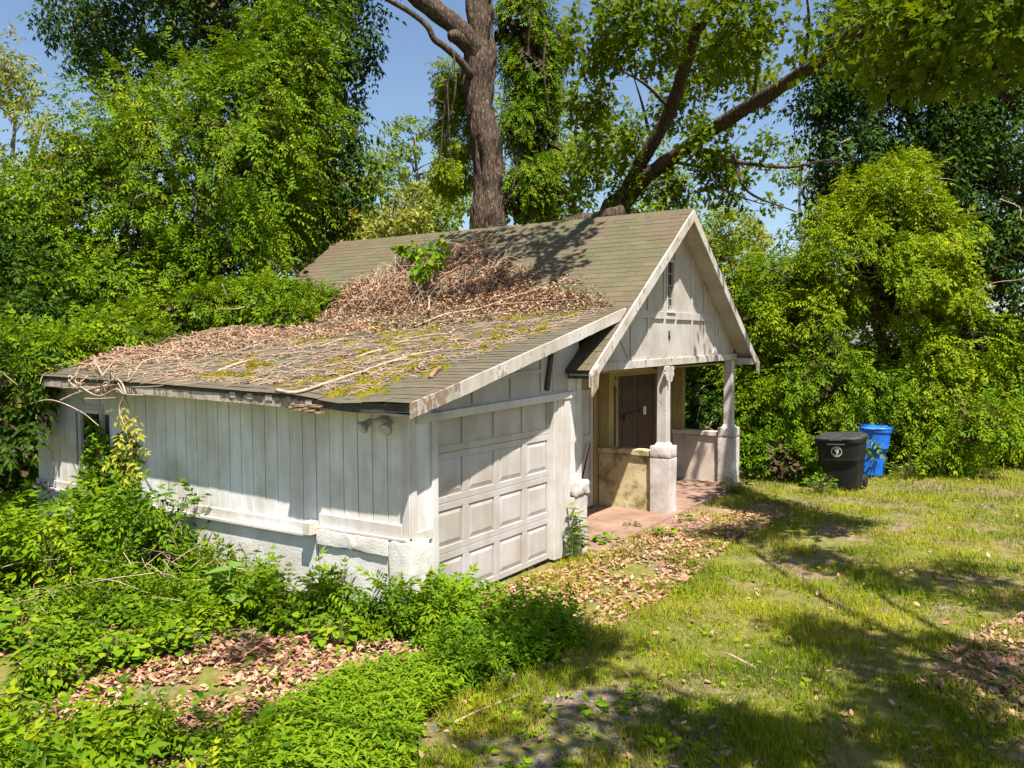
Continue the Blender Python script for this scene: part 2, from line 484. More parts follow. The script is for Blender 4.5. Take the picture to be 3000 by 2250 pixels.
# ------------------------------------------------------------------ the ground
def ground_h(x, y):
    p = np.stack([np.asarray(x, float), np.asarray(y, float)], -1)
    h = 0.02 * G1(p) + 0.008 * G2(p)
    far = np.clip((np.hypot(p[..., 0] - 4, p[..., 1]) - 34) / 60, 0, 1)
    return h - 0.03 + far * 0.6
G1 = Lumps(3.5, 5, 2); G2 = Lumps(0.7, 6, 2)
ax_ = np.concatenate([-np.geomspace(400, 14, 14), np.linspace(-12, 30, 150), np.geomspace(32, 420, 14)])
ay_ = np.concatenate([-np.geomspace(400, 14, 14), np.linspace(-12, 26, 140), np.geomspace(28, 420, 14)])
gx, gy = np.meshgrid(ax_, ay_, indexing='ij')
gv = np.stack([gx, gy, ground_h(gx, gy)], -1).reshape(-1, 3)
ny = len(ay_); ii, jj = np.meshgrid(np.arange(len(ax_) - 1), np.arange(ny - 1), indexing='ij')
q = (ii * ny + jj).reshape(-1)
gf = np.stack([q, q + ny, q + ny + 1, q + 1], -1)

def gpoly(pts):
    return [tuple(gp(*p)[:2]) for p in pts]
Z_WEED = gpoly([(-400, 1400), (60, 1560), (500, 1640), (900, 1700), (1230, 1720), (1400, 1760), (1600, 1770), (1730, 1800), (1640, 1960), (1400, 2020), (1230, 2100), (1180, 2700), (-1500, 2700)])
Z_LIT1 = gpoly([(1390, 1770), (1500, 1700), (1640, 1660), (1760, 1620), (1900, 1545), (2100, 1480), (2330, 1500), (2150, 1590), (1960, 1740), (1750, 1850), (1600, 1800)])
Z_LIT2 = gpoly([(20, 2140), (250, 2000), (560, 1900), (900, 1850), (1280, 1880), (1240, 1970), (950, 2050), (760, 2080), (560, 2140), (250, 2160)])
Z_LIT3 = gpoly([(2680, 2010), (2800, 1880), (3200, 1700), (3400, 2100), (2900, 2130)])
Z_BARE = gpoly([(1180, 2300), (1230, 2120), (1420, 2030), (1700, 2020), (2050, 2040), (2180, 2120), (2100, 2260), (2200, 2600), (1150, 2600)])

def ground_material():
    m, nt, b = newmat('earth_and_litter')
    v = worldpos(nt)
    n1 = noise(nt, v, 0.9, 6)
    n2 = noise(nt, v, 9, 7, 0.7)
    soil = ramp(nt, n2, [(0.3, (0.10, 0.07, 0.046)), (0.55, (0.22, 0.15, 0.10)), (0.75, (0.36, 0.26, 0.185))])
    green = ramp(nt, n2, [(0.3, (0.075, 0.085, 0.015)), (0.7, (0.21, 0.19, 0.05))])
    mk = ramp(nt, n1, [(0.36, (0, 0, 0)), (0.54, (1, 1, 1))])
    c = mix(nt, mk, soil, green)
    nt.links.new(c, b.inputs['Base Color'])
    b.inputs['Roughness'].default_value = 1.0
    b.inputs['Specular IOR Level'].default_value = 0.1
    bump(nt, b, n2, 0.8, 0.03)
    return m
M['ground'] = ground_material()
g = np_obj('ground', [(gv, gf, np.zeros(len(gv)))], M['ground'], smooth=True)
props(g, kind='structure')

# ------------------------------------------------------------------ the building
H = empty('garage_cottage')
props(H, 'weathered white garage with a gabled porch and debris-covered green shingle roof', 'garage')
XE, XB, XR, XL2 = -0.36, 4.55, 6.99, 10.70          # low eave, break, ridge, far eave
ZR, SL = 5.10, 0.693
def eave_z(y):
    y = np.asarray(y, float)
    return 2.335 + 0.0222 * np.clip(y, -1, 8) - 0.050 * np.exp(-((y - 0.6) / 0.42) ** 2)
def roofz(x, y):
    x = np.asarray(x, float); y = np.asarray(y, float)
    zb = ZR - SL * (XR - XB)
    e = eave_z(y)
    low = e + (zb - e) * np.clip((x - XE) / (XB - XE), -0.2, 1)
    low = low - 0.03 * np.sin(np.clip((x - XE) / (XB - XE), 0, 1) * math.pi)
    hi = ZR - SL * np.abs(x - XR)
    return np.where(x < XB, low, hi)

# -- core walls (out of sight behind the cladding, they keep the inside dark)
core = MB()
core.box(0.03, 0.15, 0.04, 5.5, 0.0, 2.22).box(0.03, 0.15, 5.97, 7.2, 0.0, 2.35).box(0.03, 0.15, 5.5, 5.97, 0.0, 1.18).box(0.03, 0.15, 5.5, 5.97, 1.96, 2.3)
side = core.build('side_wall', M['darkwood'], H)
box('rear_wall', M['siding'], H, 0.15, 10.4, 7.1, 7.2, 0, 2.4)
box('far_wall', M['siding'], H, 10.36, 10.48, 1.25, 7.1, 0, 2.5)
box('dividing_wall', M['siding'], H, 3.60, 3.68, 0.10, 7.1, 0, 2.62)

# -- vertical boards of the side wall
bw = 0.2085
for i in range(35):
    y0 = 0.085 + i * bw
    if y0 > 7.15:
        break
    y1 = min(y0 + bw - 0.010, 7.22)
    top = float(eave_z((y0 + y1) / 2)) - 0.10
    dx = rng.uniform(-0.002, 0.003)
    lo = 0.86 if y0 < 1.25 else 0.74
    if y1 > 5.47 and y0 < 6.0:
        box('board', M['siding'], side, dx, 0.026, y0, y1, lo, 1.20, 0.003)
        box('board', M['siding'], side, dx, 0.026, y0, y1, 1.94, top, 0.003)
    else:
        box('board', M['siding'], side, dx, 0.026, y0, y1, lo, top, 0.003)
box('corner_board', M['trim'], side, -0.016, 0.024, -0.016, 0.083, 0.90, 2.24)
w = empty('side_window'); w.parent = H
for a in ((-0.02, 0.04, 5.43, 5.50, 1.16, 2.0), (-0.02, 0.04, 5.97, 6.04, 1.16, 2.0)):
    box('window_casing', M['trim'], w, *a)
box('window_casing', M['trim'], w, -0.024, 0.04, 5.40, 6.07, 2.0, 2.07)
box('window_sill', M['trim'], w, -0.05, 0.04, 5.40, 6.07, 1.11, 1.16)
box('sash_bar', M['trim'], w, 0.03, 0.06, 5.50, 5.97, 1.52, 1.56)
box('pane', M['pane'], w, 0.062, 0.070, 5.50, 5.97, 1.16, 1.52, 0)
box('pane', M['pane'], w, 0.062, 0.070, 5.50, 5.97, 1.56, 2.0, 0)
# -- rails, sill and masonry base of the side wall
box('base_rail', M['trim'], side, -0.028, -0.004, 0.085, 1.27, 0.905, 1.03)
box('base_sill', M['trim'], side, -0.066, -0.002, -0.01, 1.27, 0.872, 0.903)
box('base_rail', M['trim'], side, -0.022, -0.004, 1.30, 4.2, 0.80, 0.90)
box('base_rail', M['trim'], side, -0.022, -0.004, 4.22, 7.2, 0.82, 0.92)
box('base_sill', M['trim'], side, -0.085, -0.002, 1.29, 4.2, 0.762, 0.797)
box('base_sill', M['trim'], side, -0.085, -0.002, 4.22, 7.2, 0.782, 0.817)

ROUGH = Lumps(0.11, 31); ROUGH2 = Lumps(0.035, 32)
def rough_box(name, m, parent, x0, x1, y0, y1, z0, z1, amp, step=0.035, bottom_only=None):
    """block of cast stone: a box with a broken, uneven face"""
    dims = [max(2, int(abs(b - a) / step) + 1) for a, b in ((x0, x1), (y0, y1), (z0, z1))]
    lin = [np.linspace(a, b, n) for (a, b), n in zip(((x0, x1), (y0, y1), (z0, z1)), dims)]
    c = np.array([(x0 + x1) / 2, (y0 + y1) / 2, (z0 + z1) / 2])
    parts = []
    for axn in range(3):
        o1, o2 = [k for k in range(3) if k != axn]
        for val in (0, -1):
            A, B = np.meshgrid(lin[o1], lin[o2], indexing='ij')
            P = np.zeros(A.shape + (3,)); P[..., o1] = A; P[..., o2] = B; P[..., axn] = lin[axn][val]
            n_, k_ = A.shape
            q0 = (np.arange(n_ - 1)[:, None] * k_ + np.arange(k_ - 1)[None]).reshape(-1)
            F = np.stack([q0, q0 + k_, q0 + k_ + 1, q0 + 1], -1)
            P = P.reshape(-1, 3)
            e = np.sort(np.stack([np.minimum(abs(P[:, k] - lin[k][0]), abs(P[:, k] - lin[k][-1])) for k in range(3)], -1), -1)
            rnd_edge = np.clip(1 - e[:, 1] / 0.03, 0, 1)
            d = nrm(P - c)
            P = P + d * (amp * (ROUGH(P) * 0.6 + ROUGH2(P) * 0.4) - 0.012 * rnd_edge)[:, None]
            parts.append((P, F, np.zeros(len(P))))
    return np_obj(name, parts, m, parent, True)
rough_box('foundation_wall', M['stucco'], H, -0.05, 0.03, 0.24, 1.27, -0.12, 0.70, 0.002)
rough_box('foundation_cap', M['stucco'], H, -0.085, 0.03, 0.22, 1.27, 0.703, 0.868, 0.006)
rough_box('foundation_wall', M['stucco'], H, -0.035, 0.03, 1.275, 4.2, -0.12, 0.758, 0.003, 0.06)
rough_box('foundation_wall', M['stucco'], H, -0.03, 0.03, 4.205, 7.2, -0.12, 0.778, 0.003, 0.06)
rough_box('corner_pedestal', M['stucco'], H, -0.085, 0.24, -0.07, 0.22, -0.12, 0.868, 0.005)
# outlet box where the two bases meet
ob = box('outlet_box', M['plastic_box'], H, -0.15, -0.03, 1.27, 1.40, 0.80, 0.95, 0.012)
box('cover', M['plastic_box'], ob, -0.163, -0.152, 1.275, 1.395, 0.805, 0.945, 0.006)

# -- garage front
F_ = empty('garage_front'); F_.parent = H
box('corner_trim', M['trim'], F_, 0.026, 0.108, -0.018, 0.05, 0.872, 2.20)
box('front_panel', M['siding'], F_, 0.10, 0.37, 0.006, 0.04, 0.94, 2.14, 0.002)
box('panel_rail', M['trim'], F_, 0.11, 0.358, -0.012, 0.0055, 0.83, 0.945)
box('jamb_board', M['trim'], F_, 0.36, 0.462, -0.022, 0.10, 0.0, 2.145)
box('panel_base', M['stucco'], F_, 0.242, 0.358, -0.03, 0.04, -0.1, 0.78, 0.006)
box('jamb_board', M['trim'], F_, 2.97, 3.06, 0.0, 0.16, 0.0, 2.14)
box('jamb_board', M['trim'], F_, 3.062, 3.20, -0.012, 0.10, 0.0, 2.14)
box('corner_post', M['trim'], F_, 3.202, 3.345, -0.035, 0.10, 0.0, 2.145)
box('front_panel', M['siding'], F_, 3.347, 3.56, -0.002, 0.06, 0.99, 2.42, 0.002)
box('corner_trim', M['trim'], F_, 3.562, 3.70, -0.022, 0.10, 0.99, 2.46)
box('panel_rail', M['trim'], F_, 3.347, 3.56, -0.02, -0.0025, 0.99, 1.07)
box('panel_stile', M['trim'], F_, 3.347, 3.40, -0.018, -0.0025, 1.072, 2.08)
rough_box('corner_pedestal', M['pedestal'], H, 3.35, 3.73, -0.10, 0.2, -0.12, 0.80, 0.004)
rough_box('pedestal_cap', M['pedestal'], H, 3.345, 3.74, -0.125, 0.2, 0.802, 0.992, 0.010)
# header with a slight settled tilt
MB().hexa([(0.09, -0.05, 2.075), (3.50, -0.05, 2.148), (3.50, 0.04, 2.148), (0.09, 0.04, 2.075),
           (0.09, -0.05, 2.165), (3.50, -0.05, 2.238), (3.50, 0.04, 2.238), (0.09, 0.04, 2.165)]).build('header_board', M['trim'], F_, 0.004)
# wall above the header, up to the rake
pts = [(0.03, 2.16), (3.68, 2.24)] + [(x, float(roofz(x, 0.0)) - 0.05) for x in np.linspace(3.68, 0.03, 12)]
MB().prism(pts, 1, 0.012, 0.05).build('upper_wall', M['gable'], F_)
for x in (0.466, 1.142, 1.933, 2.652):
    zt_ = float(roofz(x, 0)) - 0.06
    MB().box(x - 0.027, x + 0.027, -0.012, 0.0115, 2.10 + 0.0215 * x + 0.09, zt_).build('batten', M['gable'], F_, 0.003)
for x0, x1, z in ((1.17, 1.905, 2.475), (1.961, 2.624, 2.52)):
    MB().hexa([(x0, -0.008, z - .03), (x1, -0.008, z - .01), (x1, 0.0115, z - .01), (x0, 0.0115, z - .03), (x0, -0.008, z + .02), (x1, -0.008, z + .04), (x1, 0.0115, z + .04), (x0, 0.0115, z + .02)]).build('rail', M['gable'], F_, 0.002)
MB().hexa([(2.72, -0.03, 2.29), (2.80, -0.03, 2.27), (2.80, 0.0115, 2.27), (2.72, 0.0115, 2.29),
           (2.86, -0.03, 2.80), (2.93, -0.03, 2.78), (2.93, 0.0115, 2.78), (2.86, 0.0115, 2.80)]).build('diagonal_brace', M['darkwood'], F_, 0.004)
box('upper_panel', M['gable'], F_, 2.95, 3.55, 0.004, 0.0118, 2.25, 2.98, 0.002)
box('end_trim', M['trim'], F_, 3.56, 3.66, -0.006, 0.0118, 2.47, 2.60, 0.003)

# -- overhead door: four sections, four raised panels each
D = empty('garage_door', (0.0, 0.0, 0.0)); D.parent = H
D.rotation_euler = (0.0, math.radians(0.25), 0.0)
dx0, dx1, dz0 = 0.445, 2.985, 0.035
sh_ = 0.552
pw = (dx1 - dx0) / 4
for r in range(4):
    mb = MB()
    z0 = dz0 + r * (sh_ + 0.004); z1 = z0 + sh_
    yb = 0.075
    mb.box(dx0, dx1, yb + 0.016, yb + 0.05, z0, z1)
    mb.box(dx0, dx1, yb, yb + 0.0155, z0, z0 + 0.075).box(dx0, dx1, yb, yb + 0.0155, z1 - 0.075, z1)
    xs = [dx0] + [dx0 + pw * k for k in (1, 2, 3)] + [dx1]
    for k in range(5):
        a, b = (xs[k], xs[k] + 0.075) if k == 0 else ((xs[k] - 0.075, xs[k]) if k == 4 else (xs[k] - 0.06, xs[k] + 0.06))
        mb.box(a, b, yb + 0.0004, yb + 0.0155, z0 + 0.075, z1 - 0.075)
    mb.build('door_section', M['doorwhite'], D, 0.004)
    for k in range(4):
        a = xs[k] + (0.075 if k == 0 else 0.06) + 0.006; b = xs[k + 1] - (0.075 if k == 3 else 0.06) - 0.006
        c0, c1 = z0 + 0.081, z1 - 0.081
        i1 = 0.05
        v = []
        for (e, yy) in ((0, yb + 0.0155), (0.012, yb + 0.0135), (i1, yb + 0.004), (i1 + 0.004, yb + 0.003)):
            v += [(a + e, yy, c0 + e), (b - e, yy, c0 + e), (b - e, yy, c1 - e), (a + e, yy, c1 - e)]
        f = [(12, 13, 14, 15)] + [(4 * j + i, 4 * j + (i + 1) % 4, 4 * j + 4 + (i + 1) % 4, 4 * j + 4 + i) for j in range(3) for i in range(4)]
        MB().add(v, f).build('raised_panel', M['doorwhite'], D)
box('bottom_seal', M['rubber'], D, dx0, dx1, 0.085, 0.115, 0.008, 0.034, 0.003)
box('door_backing', M['dark'], H, 0.47, 3.0, 0.30, 0.33, 0.0, 2.25, 0)

# -- roof
R = MB()
ys = np.linspace(-0.32, 7.38, 16); xs = np.linspace(XE, XB, 8)
for i in range(len(xs) - 1):
    for j in range(len(ys) - 1):
        c = [(xs[i], ys[j]), (xs[i + 1], ys[j]), (xs[i + 1], ys[j + 1]), (xs[i], ys[j + 1])]
        zz = [float(roofz(a, b)) for a, b in c]
        R.hexa([(a, b, z - 0.045) for (a, b), z in zip(c, zz)] + [(a, b, z - 0.008) for (a, b), z in zip(c, zz)])
def slab(x0, x1, y0, y1):
    zs = [ZR - SL * abs(x - XR) for x in (x0, x1)]
    R.hexa([(x0, y0, zs[0] - 0.05), (x1, y0, zs[1] - 0.05), (x1, y1, zs[1] - 0.05), (x0, y1, zs[0] - 0.05),
            (x0, y0, zs[0] - 0.008), (x1, y0, zs[1] - 0.008), (x1, y1, zs[1] - 0.008), (x0, y1, zs[0] - 0.008)])
slab(XB, XR, -0.385, 7.95); slab(XR, XL2, -0.385, 7.95); slab(3.28, XB, -0.385, -0.345); slab(3.28, XB, -0.344, 0.0)
roof = R.build('roof', M['deck'], H)
# shingles: wedge-shaped tabs, butt end low
EXP, TAB = 0.1435, 0.305
sv = []
def shingle_mesh(name, wy, m):
    hw = wy / 2
    L = EXP * 1.28
    # local x runs up the slope, y along the course
    mb = MB().hexa([(-0.004, -hw, 0.001), (L, -hw + 0.002, -0.004), (L, hw - 0.002, -0.004), (-0.004, hw, 0.001),
                    (-0.006, -hw, 0.0072), (L, -hw + 0.002, 0.001), (L, hw - 0.002, 0.001), (-0.006, hw, 0.0072)])
    return mb.mesh(name, m)
SHM = {}
def slope_frame(x, y, side_=-1):
    e = 0.02
    xx = np.array([[x - e, y], [x + e, y], [x, y - 0.1], [x, y + 0.1]])
    z = roofz(xx[:, 0], xx[:, 1])
    tx = nrm(np.array([2 * e, 0, z[1] - z[0]])); ty = nrm(np.array([0, 0.2, z[3] - z[2]]))
    nz = nrm(np.cross(tx, ty)); ty = np.cross(nz, tx)
    return np.stack([tx, ty, nz], -1)
tabs = []
def lay(x_lo, x_hi, y0, y1, kind, zoff=0.0):
    slope = math.hypot(1, SL) if kind == 'main' else math.hypot(1, (3.41 - 2.38) / (XB - XE))
    n = int((x_hi - x_lo) * slope / EXP) + 1
    for c in range(n):
        x = x_lo + c * EXP / slope
        if x > x_hi - 0.02:
            break
        off = (c % 2) * TAB / 2 + (c // 2 % 3) * 0.03
        y = y0 - off
        while y < y1 - 0.03:
            a, b = max(y, y0), min(y + TAB, y1)
            if b - a > 0.04:
                tabs.append((x, (a + b) / 2, round(b - a - 0.007, 2), kind, c, zoff))
            y += TAB
lay(XE - 0.015, XB - 0.02, -0.325, 7.38, 'low')
lay(XB, XR - 0.02, -0.39, 7.96, 'main')
lay(3.27, XB - 0.08, -0.39, -0.345, 'front', 0.0)
tabs = [t for t in tabs if t[3] != 'front']
for c in range(int((XB - 3.27) * math.hypot(1, SL) / EXP) + 1):
    x = 3.27 + c * EXP / math.hypot(1, SL)
    for a, b in (((-0.39, -0.17), (-0.17, 0.008)) if c % 2 else ((-0.39, -0.30), (-0.30, 0.008))):
        tabs.append((x, (a + b) / 2, round(b - a - 0.006, 3), 'front', c, 0.0))
Vt = []
for t in tabs:
    x, y = t[0], t[1]
    z = float(roofz(x, y)) if t[3] != 'front' else ZR - SL * (XR - x)
    Vt.append((x, y, z))
Vt = np.array(Vt)
dist = np.linalg.norm(Vt - CAM, axis=1)
order = np.argsort(dist)
rest_low, rest_main = [], []
sl_ang = math.atan(SL)
Fmain = np.array([[math.cos(sl_ang), 0, -math.sin(sl_ang)], [0, 1, 0], [math.sin(sl_ang), 0, math.cos(sl_ang)]])
nobj = 0
for rank, i in enumerate(order):
    x, y, wy, kind, c, zo = tabs[i]
    Fm = slope_frame(x, y) if kind == 'low' else Fmain
    yawj = rng.normal(0, 0.006); tilt = rng.normal(0, 0.004)
    if kind == 'low' and c == 0:
        tilt += rng.uniform(-0.02, 0.05)
    if kind == 'low' and rng.random() < 0.05:
        tilt -= rng.uniform(0.0, 0.03)
    Rj = np.array([[1, -yawj, 0], [yawj, 1, 0], [0, 0, 1]]) @ np.array([[1, 0, tilt], [0, 1, 0], [-tilt, 0, 1]])
    Mx = Fm @ Rj
    p = Vt[i] + Fm[:, 2] * (0.001 + rng.uniform(0, 0.0025)) + Fm[:, 0] * rng.normal(0, 0.003)
    mname = 'shingle_low' if kind == 'low' else 'shingle_main'
    if rank < 300:
        key = (wy, mname)
        if key not in SHM:
            SHM[key] = shingle_mesh('shingle', wy, M[mname])
        o = bpy.data.objects.new('shingle', SHM[key])
        link(o, roof)
        mw = Matrix([list(Mx[r]) + [p[r]] for r in range(3)] + [[0, 0, 0, 1]])
        o.matrix_local = mw
    else:
        L = EXP * 1.28; hw = wy / 2
        v = np.array([(-0.004, -hw, 0.001), (L, -hw, -0.004), (L, hw, -0.004), (-0.004, hw, 0.001), (-0.006, -hw, 0.0072), (L, -hw, 0.001), (L, hw, 0.001), (-0.006, hw, 0.0072)])
        (rest_low if kind == 'low' else rest_main).append(v @ Mx.T + p)
BF = np.array([(0, 3, 2, 1), (4, 5, 6, 7), (0, 1, 5, 4), (1, 2, 6, 5), (2, 3, 7, 6), (3, 0, 4, 7)])
for lst, mn in ((rest_low, 'shingle_low'), (rest_main, 'shingle_main')):
    if lst:
        A = np.array(lst); k = len(A)
        o = np_obj('shingle_field', [(A.reshape(-1, 3), (BF[None] + (np.arange(k) * 8)[:, None, None]).reshape(-1, 4), np.repeat(rng.random(k), 8))], M[mn], roof)
        o['kind'] = 'stuff'
# plain shingle sheet on the far slope, which faces away
Rb = MB(); zs = [ZR, ZR - SL * (XL2 - XR)]
Rb.hexa([(XR + .01, -0.388, zs[0] - 0.007), (XL2 + .02, -0.388, zs[1] - 0.02), (XL2 + .02, 7.955, zs[1] - 0.02), (XR + .01, 7.955, zs[0] - 0.007),
         (XR + .01, -0.388, zs[0] + 0.005), (XL2 + .02, -0.388, zs[1] - 0.008), (XL2 + .02, 7.955, zs[1] - 0.008), (XR + .01, 7.955, zs[0] + 0.005)])
Rb.build('far_slope_sheet', M['shingle_main'], roof)
# ridge caps
cap = MB()
hw, dz = 0.125, 0.125 * SL
cap.add([(-hw, 0, -dz), (0, 0, 0.012), (hw, 0, -dz), (-hw, 0.2, -dz - 0.008), (0, 0.2, 0.004), (hw, 0.2, -dz - 0.008),
         (-hw, 0, -dz - 0.01), (0, 0, 0.0), (hw, 0, -dz - 0.01)],
        [(0, 1, 4, 3), (1, 2, 5, 4), (0, 6, 7, 1), (1, 7, 8, 2)])
capm = cap.mesh('ridge_cap', M['shingle_main'])
for k in range(59):
    o = bpy.data.objects.new('ridge_cap', capm); link(o, roof)
    o.location = (XR, -0.39 + k * 0.1415, ZR + 0.012 + rng.uniform(0, 0.004)); o.rotation_euler = (0, rng.normal(0, 0.01), rng.normal(0, 0.01))

# -- rake boards, eaves
def rake(name, x0, z0, x1, z1, ya, yb, h, m, nseg=8, wob=0.0):
    g = np.linspace(0, 1, nseg + 1)
    mb = MB(); v = []
    for t in g:
        x = x0 + (x1 - x0) * t; z = z0 + (z1 - z0) * t
        a = wob * math.sin(t * 23) + rng.uniform(-wob, wob); b = rng.uniform(-wob, wob)
        v += [(x, ya, z + a * .4), (x, ya, z - h + b), (x, yb, z - h + b), (x, yb, z + a * .4)]
    f = [(4 * i + k, 4 * i + 4 + k, 4 * i + 4 + (k + 1) % 4, 4 * i + (k + 1) % 4) for i in range(nseg) for k in range(4)]
    f += [(3, 2, 1, 0), tuple(4 * nseg + k for k in range(4))]
    return mb.add(v, f).build(name, m, H)
zr_ = lambda x: float(roofz(x, -0.32)) + 0.004
rake('rake_board_rotten_end', XE, zr_(XE), 0.42, zr_(0.42), -0.348, -0.322, 0.150, M['rotten'], 16, 0.006)['label'] = 'rotten flaking lower end of rake board'
rake('rake_board', 0.424, zr_(.424), 4.46, zr_(4.46), -0.346, -0.322, 0.150, M['rake'], 30, 0.0035)
for nm, xa, xb_ in (('rake_board', 3.22, XR), ('rake_board', 10.76, XR)):
    rake(nm, xa, ZR - SL * abs(xa - XR) + 0.004, XR, ZR + 0.010, -0.415, -0.386, 0.185, M['rake'], 26, 0.005)
# tapered, splayed tails of the gable boards
for sx_, xa in ((-1, 3.22), (1, 10.76)):
    za = ZR - SL * abs(xa - XR)
    MB().hexa([(xa, -0.44, za - 0.32), (xa - sx_ * 0.17, -0.44, za - 0.20), (xa - sx_ * 0.17, -0.412, za - 0.20), (xa, -0.412, za - 0.32),
               (xa + sx_ * 0.015, -0.44, za - 0.02), (xa - sx_ * 0.22, -0.44, za + 0.13), (xa - sx_ * 0.22, -0.417, za + 0.13), (xa + sx_ * 0.015, -0.417, za - 0.02)]).build('rake_tail', M['rotten'], H, 0.006)
# soffit boards under the gable overhang
for sgn in (-1, 1):
    xa = XR + sgn * 3.70
    z1 = ZR - 0.062; z0 = ZR - SL * 3.70 - 0.062
    MB().hexa([(xa, -0.384, z0 - 0.02), (XR, -0.384, z1 - 0.02), (XR, -0.052, z1 - 0.02), (xa, -0.052, z0 - 0.02),
               (xa, -0.384, z0), (XR, -0.384, z1), (XR, -0.052, z1), (xa, -0.052, z0)][::1]).build('gable_soffit', M['gable'], H)
# eave fascia: board pieces, some rotted away in front
ye = [-0.30, 0.42, 1.02, 1.62, 2.7, 3.9, 5.2, 6.4, 7.36]
for a, b in zip(ye[:-1], ye[1:]):
    za, zb2 = float(eave_z(a)), float(eave_z(b))
    front = b < 1.2
    m_ = M['darkwood'] if front else M['rotten']
    hgt = 0.075 if front else 0.125
    MB().hexa([(XE + 0.005, a, za - 0.02 - hgt), (XE + 0.03, a, za - 0.02 - hgt), (XE + 0.03, b - .004, zb2 - 0.02 - hgt), (XE + 0.005, b - .004, zb2 - 0.02 - hgt),
               (XE + 0.005, a, za - 0.018), (XE + 0.03, a, za - 0.018), (XE + 0.03, b - .004, zb2 - 0.018), (XE + 0.005, b - .004, zb2 - 0.018)]).build('eave_board', m_, H, 0.003)
for k in range(9):      # sheathing ends showing over the eave board
    y = 1.02 + 0.15 * k + rng.uniform(-.02, .02)
    z = float(eave_z(y))
    box('sheathing_end', M['darkwood'] if k % 2 else M['rotten'], H, XE - 0.006, XE + 0.004, y, y + rng.uniform(.06, .11), z - 0.085, z - 0.022, 0.002)
MB().hexa([(XE + 0.04, -0.3, 2.19), (0.0, -0.3, 2.205), (0.0, 7.36, 2.36), (XE + 0.04, 7.36, 2.345),
           (XE + 0.04, -0.3, 2.21), (0.0, -0.3, 2.225), (0.0, 7.36, 2.38), (XE + 0.04, 7.36, 2.365)]).build('eave_soffit', M['gable'], H)
rl = MB()
for k in range(7):
    y = 0.92 + rng.uniform(-.1, .22); z = 2.22 + rng.uniform(-.04, .03)
    rl.hexa([(XE - 0.05, y, z), (XE + .02, y, z), (XE + .02, y + .22, z + .01), (XE - 0.04, y + .2, z),
             (XE - 0.04, y, z + .02), (XE + .02, y, z + .02), (XE + .02, y + .2, z + .025), (XE - 0.045, y + .18, z + .018)])
rl.build('rotted_eave_piece', M['rotwood'], H)
# eave of the green strip beside the gable
box('porch_eave_board', M['darkwood'], H, 3.30, 3.33, -0.384, -0.02, 2.41, 2.515)
MB().box(3.332, 3.46, -0.36, -0.024, 2.425, 2.44).build('porch_eave_soffit', M['gable'], H)

# -- gable
YG = -0.05
def gz(x): return ZR - SL * abs(x - XR) - 0.075
gw = MB().prism([(3.72, 2.60), (10.30, 2.60), (10.30, gz(10.30)), (XR, gz(XR)), (3.72, gz(3.72))], 1, YG, YG + 0.06)
wx0, wx1, wz0, wz1 = 6.655, 6.955, 3.43, 4.25
# wall in pieces round the window opening
gab = empty('gable_wall'); gab.parent = H
def gpart(poly): MB().prism(poly, 1, YG, YG + 0.06).build('wall_panel', M['gable'], gab)
gpart([(3.72, 2.60), (wx0, 2.60), (wx0, gz(wx0)), (3.72, gz(3.72))])
gpart([(wx1, 2.60), (10.28, 2.60), (10.28, gz(10.28)), (XR, gz(XR)), (wx1, gz(wx1))])
gpart([(wx0, 2.60), (wx1, 2.60), (wx1, wz0), (wx0, wz0)])
gpart([(wx0, wz1), (wx1, wz1), (wx1, gz(wx1)), (wx0, gz(wx0))])
for x in (5.255, 5.90, 6.56, 7.05, 7.84, 8.50, 9.15):
    zt_ = gz(x) - 0.03
    lo = 2.63
    if zt_ > 2.75:
        box('batten', M['gable'], gab, x - 0.04, x + 0.04, YG - 0.022, YG - 0.001, lo, min(zt_, 4.75), 0.003)
xs = [4.95, 5.21, 5.945, 6.52, 6.605, 7.01, 7.095, 7.80, 7.885, 8.46, 8.545, 9.1]
for a, b in ((4.98, 5.214), (5.296, 5.859), (5.942, 6.519), (6.601, 7.009), (7.091, 7.799), (7.881, 8.459), (8.541, 8.9)):
    box('belt_rail', M['gable'], gab, a, b, YG - 0.03, YG - 0.001, 3.275, 3.40, 0.003)
for x0, x1, z0, z1 in ((5.16, 4.62, 2.65, 3.25), (9.0, 9.42, 2.65, 3.2)):
    s = 0.05
    MB().hexa([(x0 - s, YG - 0.018, z0), (x0 + s, YG - 0.018, z0), (x0 + s, YG - 0.001, z0), (x0 - s, YG - 0.001, z0),
               (x1 - s, YG - 0.018, z1), (x1 + s, YG - 0.018, z1), (x1 + s, YG - 0.001, z1), (x1 - s, YG - 0.001, z1)]).build('diagonal_brace', M['gable'], gab, 0.003)
MB().prism([(6.80 + 0.055 * r_ * math.cos(a), 2.99 + 0.10 * r_ * math.sin(a)) for a, r_ in zip(np.linspace(0, 6.28, 12)[:-1], (1, .6, 1.1, .8, 1.2, .6, .9, .7, 1.2, .6, 1))], 1, YG - 0.004, YG - 0.001).build('bird_hole', M['dark'], gab)
box('vent_stub', M['rotwood'], gab, 6.93, 7.05, -0.30, -0.055, 4.74, 4.80, 0.004)
gwn = empty('gable_window'); gwn.parent = H
for a in ((wx0 - 0.03, wx0 + 0.012, wz0 - 0.02, wz1 + 0.03), (wx1 - 0.012, wx1 + 0.03, wz0 - 0.02, wz1 + 0.03)):
    box('window_frame', M['gable'], gwn, a[0], a[1], YG - 0.034, YG + 0.03, a[2], a[3], 0.003)
box('window_frame', M['gable'], gwn, wx0 + .0125, wx1 - .0125, YG - 0.033, YG + 0.03, wz1 - 0.01, wz1 + 0.03, 0.003)
box('window_sill', M['trim'], gwn, wx0 - 0.05, wx1 + 0.05, YG - 0.05, YG + 0.03, wz0 - 0.05, wz0 - 0.021, 0.003)
